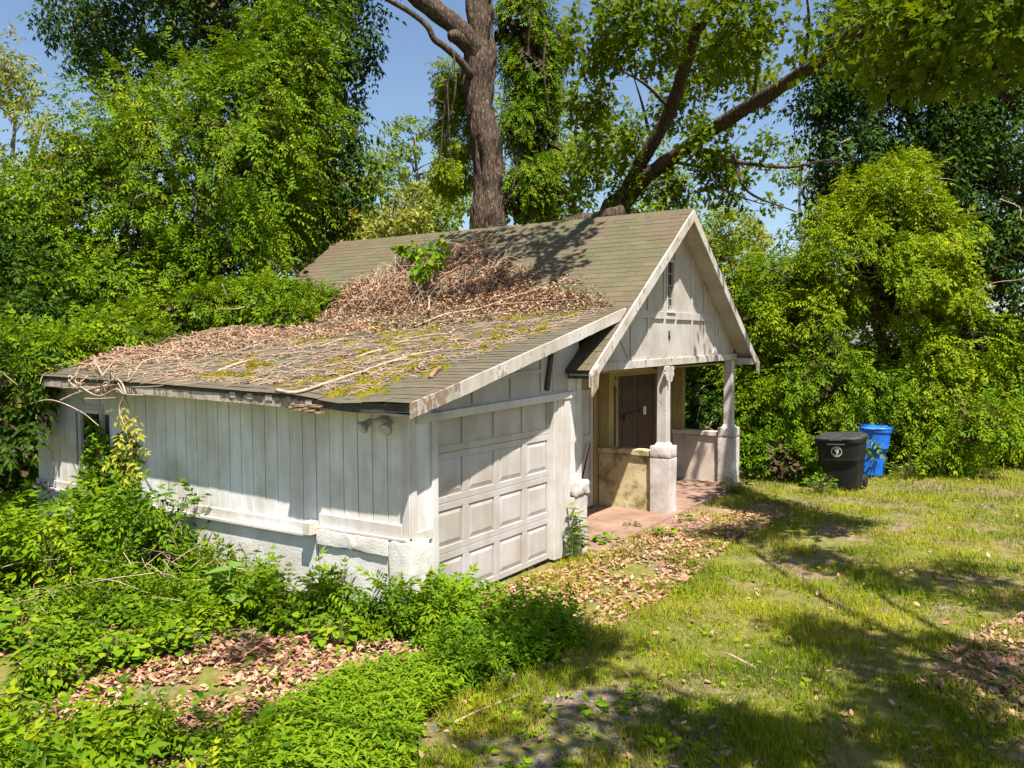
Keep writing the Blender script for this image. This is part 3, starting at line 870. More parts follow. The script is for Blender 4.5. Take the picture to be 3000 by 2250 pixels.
px0, px1 = wx0 + 0.02, wx1 - 0.02
zrow = [wz0, wz0 + 0.07, wz0 + 0.20, wz0 + 0.42, wz0 + 0.62, wz1 - 0.01]
for r in range(5):
    for c in range(2):
        a = px0 + c * (px1 - px0) / 2; b = a + (px1 - px0) / 2 - 0.012
        box('glass_pane', M['cream'] if (r == 0) else (M['yellowglass'] if (r == 1 and c == 0) else M['pane']), gwn, a, b, YG + 0.012, YG + 0.018, zrow[r] + 0.006, zrow[r + 1] - 0.006, 0)
box('leading', M['darkwood'], gwn, (px0 + px1) / 2 - 0.008, (px0 + px1) / 2 + 0.002, YG + 0.004, YG + 0.0185, wz0, wz1 - 0.01, 0)
for z in zrow[1:-1]:
    box('leading', M['lamp_glass'], gwn, px0, px1, YG + 0.002, YG + 0.0115, z - 0.006, z + 0.006, 0)
# -- beam, posts, pedestals, low walls
MB().hexa([(3.80, -0.09, 2.475), (10.36, -0.09, 2.52), (10.36, 0.10, 2.52), (3.80, 0.10, 2.475),
           (3.80, -0.09, 2.60), (10.36, -0.09, 2.645), (10.36, 0.10, 2.645), (3.80, 0.10, 2.60)]).build('porch_beam', M['rake'], H, 0.005)
box('beam_return', M['rake'], H, 10.20, 10.38, 0.102, 1.2, 2.50, 2.63)
MB().hexa([(10.36, -0.384, 2.42), (10.66, -0.384, 2.42), (10.66, 1.5, 2.42), (10.36, 1.5, 2.42), (10.36, -0.384, 2.55), (10.66, -0.384, 2.55), (10.66, 1.5, 2.55), (10.36, 1.5, 2.55)]).build('eave_box', M['gable'], H, 0.004)
box('porch_ceiling', M['olive'], H, 3.72, 10.36, 0.102, 1.2, 2.43, 2.46, 0)
def post(cx, cy, z0, z1, fret):
    r = 0.088
    p_ = MB()
    lv = [(z0 - .006, 0.118), (z0 + 0.02, 0.112), (z0 + 0.06, r), (z1, r * 0.96)]
    v = []
    for z, w_ in lv:
        v += [(cx - w_, cy - w_, z), (cx + w_, cy - w_, z), (cx + w_, cy + w_, z), (cx - w_, cy + w_, z)]
    f = [(3, 2, 1, 0)] + [(4 * i + k, 4 * i + (k + 1) % 4, 4 * i + 4 + (k + 1) % 4, 4 * i + 4 + k) for i in range(3) for k in range(4)] + [(12, 13, 14, 15)]
    o = p_.add(v, f).build('porch_post', M['postpaint'], H, 0.006)
    if fret:
        # scroll-sawn bracket on the sides of the post head
        for (ax2, sg) in ((0, -1), (0, 1), (1, -1)):
            out = [(0.0, 0.0), (0.10, 0.0), (0.115, -0.05), (0.08, -0.075), (0.105, -0.12), (0.09, -0.175), (0.055, -0.15), (0.04, -0.22), (0.0, -0.26)]
            if ax2 == 0:
                MB().prism([(cx + sg * (r + u), z1 - 0.005 + w_) for u, w_ in out], 1, cy - r - 0.022, cy - r - 0.002).build('fret_bracket', M['postpaint'], o)
            else:
                MB().prism([(cy + sg * (r + u), z1 - 0.005 + w_) for u, w_ in out], 0, cx - r - 0.022, cx - r - 0.002).build('fret_bracket', M['postpaint'], o)
    return o
for cx, cap_h, zt_ in ((6.62, 1.145, 2.487), (10.06, 1.15, 2.51)):
    rough_box('porch_pedestal', M['pedestal'], H, cx - 0.175, cx + 0.175, -0.205, 0.145, -0.12, cap_h - 0.20, 0.003)
    rough_box('pedestal_cap', M['pedestal'], H, cx - 0.179, cx + 0.179, -0.209, 0.149, cap_h - 0.198, cap_h, 0.0035)
    post(cx, -0.03, cap_h, zt_, cx < 8)
for cx, m_ in ((6.62, 'mosswall'), (10.06, 'plaster')):
    rough_box('low_wall', M[m_], H, cx - 0.09, cx + 0.09, 0.15, 1.155, -0.1, 0.96, 0.002, 0.08)
    rough_box('wall_cap', M[m_], H, cx - 0.145, cx + 0.145, 0.16, 1.155, 0.962, 1.05, 0.003, 0.08)
    box('wall_pilaster', M['olive'], H, cx - 0.09, cx + 0.09, 0.94, 1.155, 1.052, 2.43)
# -- house front behind the porch
box('porch_floor', M['slab'], H, 3.70, 10.25, -0.30, 1.16, -0.10, 0.022, 0.01)
box('porch_apron', M['slab'], H, 3.75, 7.4, -0.95, -0.302, -0.12, 0.006, 0.01)
def bw_(n, m_, x0, x1, z0, z1, y0=1.16, y1=1.26, par=None, bev=0.003): return box(n, M[m_], par or H, x0, x1, y0, y1, z0, z1, bev)
bw_('house_wall', 'olive', 3.70, 5.45, 0.0, 2.44); bw_('house_wall', 'olive', 6.38, 6.95, 0.0, 2.44); bw_('house_wall', 'olive', 9.16, 10.36, 0.0, 2.44)
bw_('house_wall', 'olive', 5.45, 6.38, 2.10, 2.44); bw_('entry_header', 'olive', 6.952, 9.158, 2.26, 2.44, 1.14)
bw_('entry_trim', 'olive', 9.10, 9.158, 0.0, 2.259, 1.13)
ew = empty('entry_window'); ew.parent = H
bw_('casing', 'olive', 6.955, 6.985, 0.9, 2.255, 1.13, 1.26, ew); bw_('casing', 'olive', 7.20, 7.29, 0.0, 2.255, 1.13, 1.26, ew)
bw_('pane', 'pane', 6.986, 7.199, 1.0, 2.25, 1.20, 1.21, ew, 0); bw_('apron', 'olive', 6.952, 7.199, 0.0, 0.9, 1.16, 1.26, ew)
MB().hexa([(7.19, 1.10, 2.0), (7.26, 1.10, 1.95), (7.26, 1.129, 1.95), (7.19, 1.129, 2.0), (6.99, 1.10, 2.25), (7.08, 1.10, 2.25), (7.08, 1.129, 2.25), (6.99, 1.129, 2.25)]).build('corner_brace', M['olive'], ew)
be = empty('entry_boarding'); be.parent = H
x = 7.295
while x < 9.09:
    wd = min(rng.uniform(0.19, 0.27), 9.095 - x)
    box('board', M['brownwood'], be, x, x + wd - 0.008, 1.17 + rng.uniform(0, .012), 1.20, 0.02, 2.255, 0.004)
    x += wd
box('ledge_rail', M['brownwood'], be, 7.6, 8.35, 1.14, 1.168, 1.42, 1.55, 0.004)
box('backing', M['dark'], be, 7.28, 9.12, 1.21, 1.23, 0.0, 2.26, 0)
nt_ = MB().box(8.46, 8.60, 1.150, 1.155, 1.47, 1.63).build('notice', M['paper'], H)
sd = empty('side_door'); sd.parent = H
box('door_leaf', M['gable'], sd, 5.47, 6.36, 1.19, 1.23, 0.04, 2.09, 0.004)
for a in ((5.47, 5.57, 0.04, 2.09), (6.26, 6.36, 0.04, 2.09), (5.572, 6.258, 0.04, 0.16), (5.572, 6.258, 1.18, 1.30), (5.572, 6.258, 1.97, 2.09)):
    box('door_rail', M['gable'], sd, a[0], a[1], 1.168, 1.189, a[2], a[3], 0.004)
MB().hexa([(5.58, 1.172, 0.17), (5.68, 1.172, 0.17), (5.68, 1.189, 0.17), (5.58, 1.189, 0.17), (6.15, 1.172, 1.17), (6.25, 1.172, 1.17), (6.25, 1.189, 1.17), (6.15, 1.189, 1.17)]).build('door_brace', M['gable'], sd)
MB().hexa([(5.78, 1.170, 0.17), (5.80, 1.170, 0.17), (5.80, 1.1895, 0.17), (5.78, 1.1895, 0.17), (6.25, 1.170, 1.12), (6.258, 1.170, 1.17), (6.258, 1.1895, 1.17), (6.25, 1.1895, 1.12)]).build('brace_painted_shadow', M['darkwood'], sd)  # dark strip that paints the brace's shadow onto the door
# -- twin flood lamp on the side wall near the corner
fl = empty('flood_lamp'); fl.parent = H
MB().tube([(-0.004, 0.30, 2.13), (-0.05, 0.30, 2.13)], [0.055, 0.05], 12).build('mount', M['lamp_body'], fl)
for y, dy in ((0.42, 0.10), (0.16, -0.06)):
    MB().tube([(-0.05, 0.30, 2.13), (-0.10, y, 2.10)], 0.018, 8).build('arm', M['lamp_body'], fl)
    a = np.array([-0.09, y, 2.11]); d = nrm(np.array([-0.75, dy * 3, -0.55]))
    prof = [(0.0, 0.028), (0.03, 0.035), (0.075, 0.04), (0.11, 0.068), (0.135, 0.071)]
    hd = MB().tube([a + d * t for t, r in prof], [r for t, r in prof], 16).build('lamp_head', M['lamp_body'], fl, smooth=False)
    MB().tube([a + d * 0.1355, a + d * 0.15, a + d * 0.158], [0.068, 0.055, 0.02], 16).build('lens', M['lamp_glass'], hd, smooth=True)

# ------------------------------------------------------------------ vegetation tools
def mass_points(blobs, n, depth=0.22, lump=0.2, gap=-0.9, wl=1.2, seed=0, fill=False):
    """points spread through the outer part of a union of lumpy ellipsoids, with outward directions"""
    B = np.asarray(blobs, float)
    w_ = (B[:, 3] * B[:, 4] + B[:, 4] * B[:, 5] + B[:, 3] * B[:, 5]) ** (1.5 if fill else 1.0)
    L1 = Lumps(wl, 100 + seed); L2 = Lumps(wl * 0.45, 200 + seed)
    out_p = []; out_n = []; got = 0
    while got < n:
        k = rng.choice(len(B), n, p=w_ / w_.sum())
        d = rdir(n)
        c = B[k, :3]; r = B[k, 3:6]
        base = c + d * r
        if fill:
            f = rng.uniform(0, 1, n) ** (1 / 2.2)
        else:
            f = 1 + lump * L1(base) * 0.5 + lump * 0.35 * L2(base) - np.minimum(rng.exponential(depth, n), 0.75)
        p = c + d * r * f[:, None]
        keep = 0.75 * L1(p) + 0.7 * L2(p) > gap
        if not fill:
            for b in B:
                q = (p - b[:3]) / b[3:6]
                keep &= ~((q * q).sum(-1) < 0.42)
        keep &= p[:, 2] > 0.02
        out_p.append(p[keep]); out_n.append(nrm(d / r)[keep]); got += keep.sum()
    return np.concatenate(out_p)[:n], np.concatenate(out_n)[:n]
def frond_parts(p, nv, size, hang=0.35, tpls=None, upw=0.8):
    tpls = tpls or FROND
    n = len(p); parts = []
    xdir = nv * 0.7 + rng.normal(0, 0.45, (n, 3)); xdir[:, 2] -= hang
    up = np.array([0, 0, 1.0]) * upw + nv * 0.55 + rng.normal(0, 0.3, (n, 3))
    Mx = frames(xdir, up)
    s = size * rng.uniform(0.7, 1.25, n)
    r = np.clip(rng.normal(0.45, 0.2, n), 0, 1)
    k = rng.integers(0, len(tpls), n)
    for i, t in enumerate(tpls):
        m = k == i
        if m.any():
            parts.append(inst(t, p[m], Mx[m], s[m], r[m]))
    return parts
def leaf_parts(p, nv, size, tpl, hang=0.3):
    n = len(p)
    xdir = nv * 0.5 + rng.normal(0, 0.6, (n, 3)); xdir[:, 2] -= hang
    up = np.array([0, 0, 0.8]) + nv * 0.5 + rng.normal(0, 0.4, (n, 3))
    return [inst(tpl, p, frames(xdir, up), size * rng.uniform(0.7, 1.3, n), np.clip(rng.normal(0.5, 0.22, n), 0, 1))]
def bez(pts, n=14):
    """smooth curve through the given points"""
    P = np.asarray(pts, float)
    if len(P) == 2:
        return P[0] + (P[1] - P[0]) * np.linspace(0, 1, n)[:, None]
    Q = np.vstack([2 * P[0] - P[1], P, 2 * P[-1] - P[-2]])
    out = []
    seg = max(2, n // (len(P) - 1))
    for i in range(1, len(Q) - 2):
        t = np.linspace(0, 1, seg, endpoint=(i == len(Q) - 3))[:, None]
        a, b, c, d = Q[i - 1], Q[i], Q[i + 1], Q[i + 2]
        out.append(0.5 * (2 * b + (c - a) * t + (2 * a - 5 * b + 4 * c - d) * t * t + (3 * b - a - 3 * c + d) * t ** 3))
    return np.concatenate(out)
def wood(name, path, r0, r1, m, parent, sides=10, wob=0.0, flare=0.0, knots=0.0):
    P = bez(path, 6 * (len(path) - 1) + 2)
    t = np.linspace(0, 1, len(P))
    rad = r0 + (r1 - r0) * t + flare * np.exp(-t * 14)
    if wob:
        P = P + np.stack([Lumps(1.4, hash(name) % 97 + i, 1, 6)(np.linalg.norm(P - P[0], axis=1)[:, None]) for i in range(3)], -1) * wob * t[:, None]
    mb = MB().tube(P, rad, sides)
    if knots:
        L = Lumps(0.5, 71); L2 = Lumps(0.16, 72)
        V = np.array(mb.v); sc = np.array([1, 1, 0.25])
        ctr = np.repeat(P, sides, axis=0)
        d = nrm(V - ctr)
        V = V + d * (knots * (0.6 * L(V * sc) + 0.5 * L2(V * sc)))[:, None]
        mb.v = [tuple(v) for v in V]
    return mb.build(name, m, parent, smooth=True)
def on_ground(p):
    return np.array([p[0], p[1], float(ground_h(p[0], p[1])) - 0.05])
def B_(px, py, d, r, sy=1.0, sz=1.0):
    c = at(px, py, d)
    return (c[0], c[1], c[2], r, r * sy, r * sz)
def vines(n, src, reach, m, parent, name='vine_stem', r=0.012, drop=0.8):
    mb = MB()
    for i in range(n):
        p0 = src[rng.integers(len(src))]
        d = rng.normal(0, 1, 3); d[2] -= drop
        d = nrm(d) * reach * rng.uniform(0.4, 1.2)
        mid = p0 + d * 0.5 + rng.normal(0, 0.15, 3) * reach
        P = bez([p0, mid, p0 + d, p0 + d * 1.2 + rng.normal(0, .12, 3) * reach], 10)
        mb.tube(P, np.linspace(r, r * 0.4, len(P)), 5, False)
    o = mb.build(name, m, parent); o['kind'] = 'stuff'
    return o
def vine_tree(name, label, trunk_xy, blobs, nf, size, m, trunk_r=0.22, trunk_h=None, cat='tree', group=None, inner=0.25, nv=25, gap=-0.8, depth=0.2, hang=0.35, tpls=None, dark='gapshade', seed=0, lump=0.2):
    base = on_ground(trunk_xy)
    T = empty(name, tuple(base))
    props(T, label, cat, group)
    off = -base
    B = np.array(blobs, float)
    cen = B[:, :3].mean(0)
    h = trunk_h or cen[2]
    tr = wood('trunk', [base, base + (cen - base) * np.array([0.3, 0.3, 0.5]), np.array([cen[0], cen[1], h])], trunk_r, trunk_r * 0.5, M['bark'], T, 8, 0.1, trunk_r * 0.4)
    objs = [tr]
    lm = MB()
    for b in B[::2]:
        P = bez([np.array([cen[0], cen[1], h * 0.75]), (np.array([cen[0], cen[1], h * 0.75]) + b[:3]) / 2 + rng.normal(0, .2, 3), b[:3]], 8)
        lm.tube(P, np.linspace(trunk_r * 0.4, 0.03, len(P)), 6, False)
    objs.append(lm.build('limb_structure', M['bark'], T)); objs[-1]['kind'] = 'stuff'
    p, n = mass_points(B, nf, depth, lump, gap, seed=seed)
    objs.append(np_obj('crown', frond_parts(p, n, size, hang, tpls), M[m], T))
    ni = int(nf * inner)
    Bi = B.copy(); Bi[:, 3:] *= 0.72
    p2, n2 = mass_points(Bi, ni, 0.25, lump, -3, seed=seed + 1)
    objs.append(np_obj('inner_foliage', leaf_parts(p2, n2, size * 0.45, WIDE), M[dark], T))  # inner leaves coloured dark so gaps in the crown look shaded
    if nv:
        objs.append(vines(nv, p, 0.9, M['vine'], T))
    for o in objs:
        o.matrix_parent_inverse = Matrix.Translation(off)
    return T

# ------------------------------------------------------------------ trees and vine masses
# left: wisteria smothering a tree beside and behind the garage
vine_tree('wisteria_covered_tree', 'big sunlit wisteria mound smothering a tree beyond the garage roof', at(520, 700, 18.2)[:2],
          [B_(560, 560, 18.2, 2.3, 1, .95), B_(740, 350, 18.6, 1.25), B_(830, 130, 19.6, 0.75), B_(900, 20, 19.8, 0.75), B_(760, 230, 19.0, .7), B_(320, 690, 18.0, 1.7), B_(710, 610, 18.2, 1.0), B_(420, 520, 18.6, 1.25),
           B_(520, 850, 16.8, 1.15, 1, .8), B_(680, 790, 17.0, .9), B_(880, 230, 19.4, 0.75), B_(150, 760, 17.6, 1.5), B_(840, 460, 18.8, 0.8), B_(280, 900, 16.0, 1.0, 1, .75)],
          15500, 0.34, 'wisteria', 0.25, 7.5, seed=1, nv=70, gap=-0.2, lump=0.55)
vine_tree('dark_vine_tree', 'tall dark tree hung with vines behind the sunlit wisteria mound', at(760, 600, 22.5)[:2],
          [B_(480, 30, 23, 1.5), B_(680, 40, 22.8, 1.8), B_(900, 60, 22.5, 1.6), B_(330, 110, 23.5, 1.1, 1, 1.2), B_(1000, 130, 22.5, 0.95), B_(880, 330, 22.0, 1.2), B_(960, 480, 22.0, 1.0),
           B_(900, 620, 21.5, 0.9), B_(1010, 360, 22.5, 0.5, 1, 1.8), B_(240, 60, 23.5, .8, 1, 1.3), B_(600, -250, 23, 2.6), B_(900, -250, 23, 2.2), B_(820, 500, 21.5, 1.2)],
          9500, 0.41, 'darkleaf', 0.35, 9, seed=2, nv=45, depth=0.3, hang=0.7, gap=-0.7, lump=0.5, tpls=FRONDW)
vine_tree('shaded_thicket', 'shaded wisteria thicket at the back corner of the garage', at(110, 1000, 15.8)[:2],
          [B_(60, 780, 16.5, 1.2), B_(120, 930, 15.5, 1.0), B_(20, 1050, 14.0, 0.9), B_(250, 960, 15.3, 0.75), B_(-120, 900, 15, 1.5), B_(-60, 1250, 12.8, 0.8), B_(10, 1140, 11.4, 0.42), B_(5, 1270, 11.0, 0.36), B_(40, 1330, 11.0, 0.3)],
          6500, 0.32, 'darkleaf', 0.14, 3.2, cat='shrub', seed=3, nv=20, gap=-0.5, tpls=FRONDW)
vine_tree('roof_vine', 'leafy green vine spilling over the garage roof onto the shingles', at(800, 850, 16.5)[:2],
          [B_(880, 872, 15.6, 0.45, 1.2, .45), B_(750, 880, 15.6, 0.62, 1.2, .55), B_(620, 900, 15.4, 0.6, 1.2, .6), B_(500, 930, 15.2, 0.55, 1, .6), B_(390, 960, 14.8, 0.5, 1, .6), B_(850, 925, 14.6, 0.4, 1, .42), B_(300, 1000, 13.6, .45), B_(210, 1030, 12.9, .42, 1, .7), B_(140, 1060, 12.3, .36), B_(60, 1050, 12.4, .5), B_(90, 1100, 11.7, .22), B_(430, 1000, 13.6, .35, 1, .5)],
          6200, 0.26, 'wisteria', 0.05, 3.2, cat='vine', seed=4, nv=30, inner=0.5)
# the far trees left and centre
def far_tree(name, label, px, d, top_py, spread, m='farleaf', nl=5000, ls=0.2, tr=0.16, cat='tree', group=None, base_py=None, flat=False, trunkm='barkpale', seed=0, low=0.35):
    c0 = at(px, 900, d)
    base = on_ground(c0)
    top = at(px, top_py, d)
    h = top[2] - base[2]
    T = empty(name, tuple(base)); props(T, label, cat, group)
    lean = rng.normal(0, 0.03 * h, 2)
    P = [base, base + np.array([lean[0] * .3, lean[1] * .3, h * 0.45]), base + np.array([lean[0], lean[1], h * 0.92])]
    objs = [wood('trunk', P, tr, tr * 0.35, M[trunkm], T, 7, 0.15)]
    lm = MB(); bl = []
    nb = 9 if flat else 12
    for i in range(nb):
        t = rng.uniform(0.6 if flat else low, 1.0)
        s0 = base + np.array([lean[0] * t, lean[1] * t, h * t * 0.9])
        a = rng.uniform(0, 6.283); rr = spread * rng.uniform(0.35, 1.0) * (1.0 if flat else (1.15 - 0.6 * t))
        e = s0 + np.array([math.cos(a) * rr, math.sin(a) * rr, h * (0.03 if flat else 0.06) * rng.uniform(0.5, 1.6)])
        e[2] = min(e[2], top[2])
        lm.tube(bez([s0, (s0 + e) / 2 + rng.normal(0, .12, 3), e], 6), np.linspace(tr * 0.35, 0.02, 6), 5, False)
        br = spread * rng.uniform(0.28, 0.48)
        bl.append((*e, br, br, br * (0.38 if flat else 0.7)))
    bl.append((*(base + np.array([lean[0], lean[1], h * 0.95])), spread * .4, spread * .4, spread * (.2 if flat else .4)))
    objs.append(lm.build('limb_structure', M[trunkm], T)); objs[-1]['kind'] = 'stuff'
    p, n = mass_points(bl, nl, 0.35, 0.3, -0.6, seed=seed + 40, fill=False, wl=1.6)
    objs.append(np_obj('crown', leaf_parts(p, n, ls, KITE), M[m], T))
    for o in objs:
        o.matrix_parent_inverse = Matrix.Translation(-base)
    return T
far_tree('pale_far_tree', 'pale thin-leaved tree at the far edge of the woods on its own', 20, 38, 90, 2.4, 'farlight', 3600, 0.26, seed=1)
far_tree('pale_feathery_tree', 'pale yellow-green feathery tree behind the wisteria mound', 150, 34, 400, 2.6, 'farlight', 6000, 0.24, seed=2)
far_tree('pale_sapling', 'slim pale sapling rising between the dark tree and the wisteria mound', 360, 33, 260, 1.7, 'farlight', 3500, 0.22, seed=3)
far_tree('flat_topped_tree', 'tall bare-stemmed tree with a flat tiered crown in the far woods', 1215, 48, 345, 2.7, 'farleaf', 2800, 0.30, 0.2, flat=True, seed=4)
far_tree('flat_topped_tree', 'thin flat-crowned tree beside the tallest of the far woods', 1120, 50, 440, 2.4, 'farleaf', 2400, 0.30, 0.17, flat=True, seed=5)
far_tree('flat_topped_tree', 'crooked pale-stemmed tree next to the great furrowed trunk', 1275, 46, 470, 1.8, 'farleaf', 1800, 0.28, 0.16, flat=True, seed=6)
WL = ['broad woodland tree behind the dark hanging vines', 'mid-green woodland tree below the thinner flat-crowned tree', 'pale woodland tree at the foot of the tall flat-topped tree', 'rounded woodland tree beside the great trunk', 'woodland tree half hidden by the great trunk and its hanging vine', 'small pale tree just over the back end of the ridge',
      'low leafy tree beside the back gable edge of the roof', 'pale low tree showing just above the ridge before the great trunk', 'tall woodland tree behind the vine column of the great trunk', 'tall woodland tree behind the leaning oak limbs', 'woodland tree in the sky gap between great trunk and leaning oak']
for k, (px, d, ty, sp, m_) in enumerate(((930, 44, 470, 3.2, 'farleaf'), (1060, 42, 540, 2.6, 'farleaf'), (1170, 40, 560, 2.4, 'farlight'), (1290, 40, 600, 2.4, 'farleaf'), (1360, 44, 520, 2.6, 'farleaf'), (1000, 36, 620, 1.8, 'farlight'), (870, 34, 640, 2.4, 'farleaf'), (1230, 34, 640, 2.0, 'farlight'),
                                       (1680, 40, 330, 3.4, 'farleaf'), (1900, 42, 420, 3.2, 'farleaf'), (1580, 36, 300, 2.8, 'farleaf'))):
    far_tree('woodland_tree', WL[k], px, d, ty, sp, m_, 4200, 0.30, 0.15, group='woodland trees beyond the roof', seed=10 + k, low=0.12)
far_tree('slender_tree', 'slender sparse tree standing against the sky beyond the gable', 2345, 44, 400, 1.9, 'farleaf', 1900, 0.26, 0.15, seed=30, low=0.3)
YL = ['sunlit young tree peeping over the gable roof edge', 'pale young tree in front of the slender sparse tree', 'young tree rising close behind the gable peak', 'short young tree beside the bright vine mound', 'pale bushy young tree just off the gable eave']
for k, (px, d, ty, sp, m_) in enumerate(((2080, 30, 640, 2.4, 'farleaf'), (2180, 32, 690, 2.0, 'farlight'), (2000, 27, 560, 2.0, 'farleaf'), (2260, 30, 820, 1.8, 'farleaf'), (2130, 24, 840, 1.5, 'farlight'))):
    far_tree('sunlit_young_tree', YL[k], px, d, ty, sp, m_, 5600, 0.2, 0.10, group='young trees beside the gable', seed=50 + k, low=0.05)

# great furrowed trunk behind the ridge
def big_trunk_tree():
    tb = on_ground(at(1428, 900, 23.0))
    T = empty('great_tree', tuple(tb)); props(T, 'huge furrowed tree trunk with a forked limb rising behind the roof ridge', 'tree')
    c = [tb, at(1428, 650, 23.0), at(1424, 480, 23.0), at(1412, 300, 23.0), at(1406, 120, 23.0), at(1402, -120, 23), at(1390, -860, 23)]
    c[0] = np.array([c[1][0], c[1][1], tb[2]])
    objs = []
    P = bez(c, 60); t = np.linspace(0, 1, len(P))
    zz = P[:, 2]
    rad = np.interp(zz, [0, 4.5, 6.3, 7.2, 8.5, 10.0, 12, 16], [0.56, 0.54, 0.46, 0.40, 0.39, 0.41, 0.35, 0.26])
    mb = MB().tube(P, rad, 40)
    V = np.array(mb.v); ctr = np.repeat(P, 40, axis=0); d = nrm(V - ctr)
    ang = np.tile(np.arange(40) / 40 * 6.283, len(P))
    L = Lumps(0.9, 70); L2 = Lumps(0.13, 73)
    sc = np.array([1, 1, 0.2])
    V = V + d * (0.045 * L(V * np.array([1, 1, .5])) + 0.04 * L2(V * sc))[:, None]
    mb.v = [tuple(v) for v in V]
    objs.append(mb.build('trunk', M['bark'], T, smooth=True))
    objs.append(wood('limb', [at(1400, 200, 23), at(1375, 120, 22.7), at(1290, 40, 22.3), at(1190, -40, 22), at(1000, -260, 21)], 0.31, 0.22, M['bark'], T, 18, 0, 0.08, 0.02))
    objs.append(wood('dead_branch', [at(1385, 225, 22.7), at(1345, 175, 22.4), at(1300, 135, 22.2), at(1272, 115, 22.1), at(1250, 75, 22), at(1200, 35, 21.9), at(1130, -5, 21.7)], 0.11, 0.065, M['bark'], T, 9))
    objs.append(wood('broken_stub', [at(1385, 150, 22.8), at(1340, 108, 22.4), at(1322, 106, 22.2)], 0.2, 0.15, M['bark'], T, 12, 0, 0, 0.02))
    # vine foliage: column on one side, a hanging patch on the other, and the crown above
    Bv = [B_(1530, 60, 23.5, 0.75, 1, 1.3), B_(1560, 200, 23.6, 0.7, 1, 1.3), B_(1540, 350, 23.5, 0.6, 1, 1.4), B_(1580, 430, 24, 0.6, 1, 1.3), B_(1545, 540, 23.3, 0.65, 1, 1.2), B_(1600, 560, 24, 0.6, 1, 1.1), B_(1620, 130, 24.2, 0.5, 1, 1.2), B_(1590, 300, 24, .5, 1, 1.2)]
    p, n = mass_points(Bv, 4200, 0.25, 0.3, -0.6, seed=7)
    objs.append(np_obj('climbing_vine', frond_parts(p, n, 0.32, 0.6), M['wisteria'], T))
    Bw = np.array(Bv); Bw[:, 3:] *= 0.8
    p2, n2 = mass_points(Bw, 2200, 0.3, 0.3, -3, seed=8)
    objs.append(np_obj('inner_vine', leaf_parts(p2, n2, 0.22, WIDE), M['gapshade'], T))  # same dark leaf colour painting shade inside the vine column
    Bl = [B_(1335, 240, 24.0, 0.5, 1, 1.3), B_(1335, 400, 24.0, 0.55, 1, 1.3), B_(1325, 500, 24.0, 0.5, 1, 1.2), B_(1350, 320, 24.0, .5, 1, 1.5)]
    p, n = mass_points(Bl, 2000, 0.25, 0.3, -1.2, seed=9)
    objs.append(np_obj('hanging_vine', frond_parts(p, n, 0.3, 0.6), M['vinebright'], T))
    Bc = [(*at(1000, -620, 21), 1.6, 1.6, 1.0), (*at(1390, -900, 23), 2.2, 2.2, 1.4), (*at(1250, -800, 22), 1.6, 1.6, 1.2)]
    p, n = mass_points(Bc, 1800, 0.5, 0.3, -0.6, seed=10)
    objs.append(np_obj('crown', leaf_parts(p, n, 0.25, FOLD), M['oakleaf'], T))
    mb = MB()
    for px0, py0, px1, py1 in ((1330, 160, 1300, 420), (1318, 200, 1290, 480), (1310, 240, 1322, 500), (1300, 300, 1260, 330), (1520, 400, 1500, 560), (1600, 100, 1610, 330), (1560, 20, 1570, 180)):
        a, b = at(px0, py0, 22.2), at(px1, py1, 22.2)
        mb.tube(bez([a, (a + b) / 2 + rng.normal(0, .25, 3), b], 12), np.linspace(.03, .012, 12)[:12], 5, False)
    objs.append(mb.build('hanging_stem', M['barkoak'], T)); objs[-1]['kind'] = 'stuff'
    for o in objs:
        o.matrix_parent_inverse = Matrix.Translation(-tb)
big_trunk_tree()

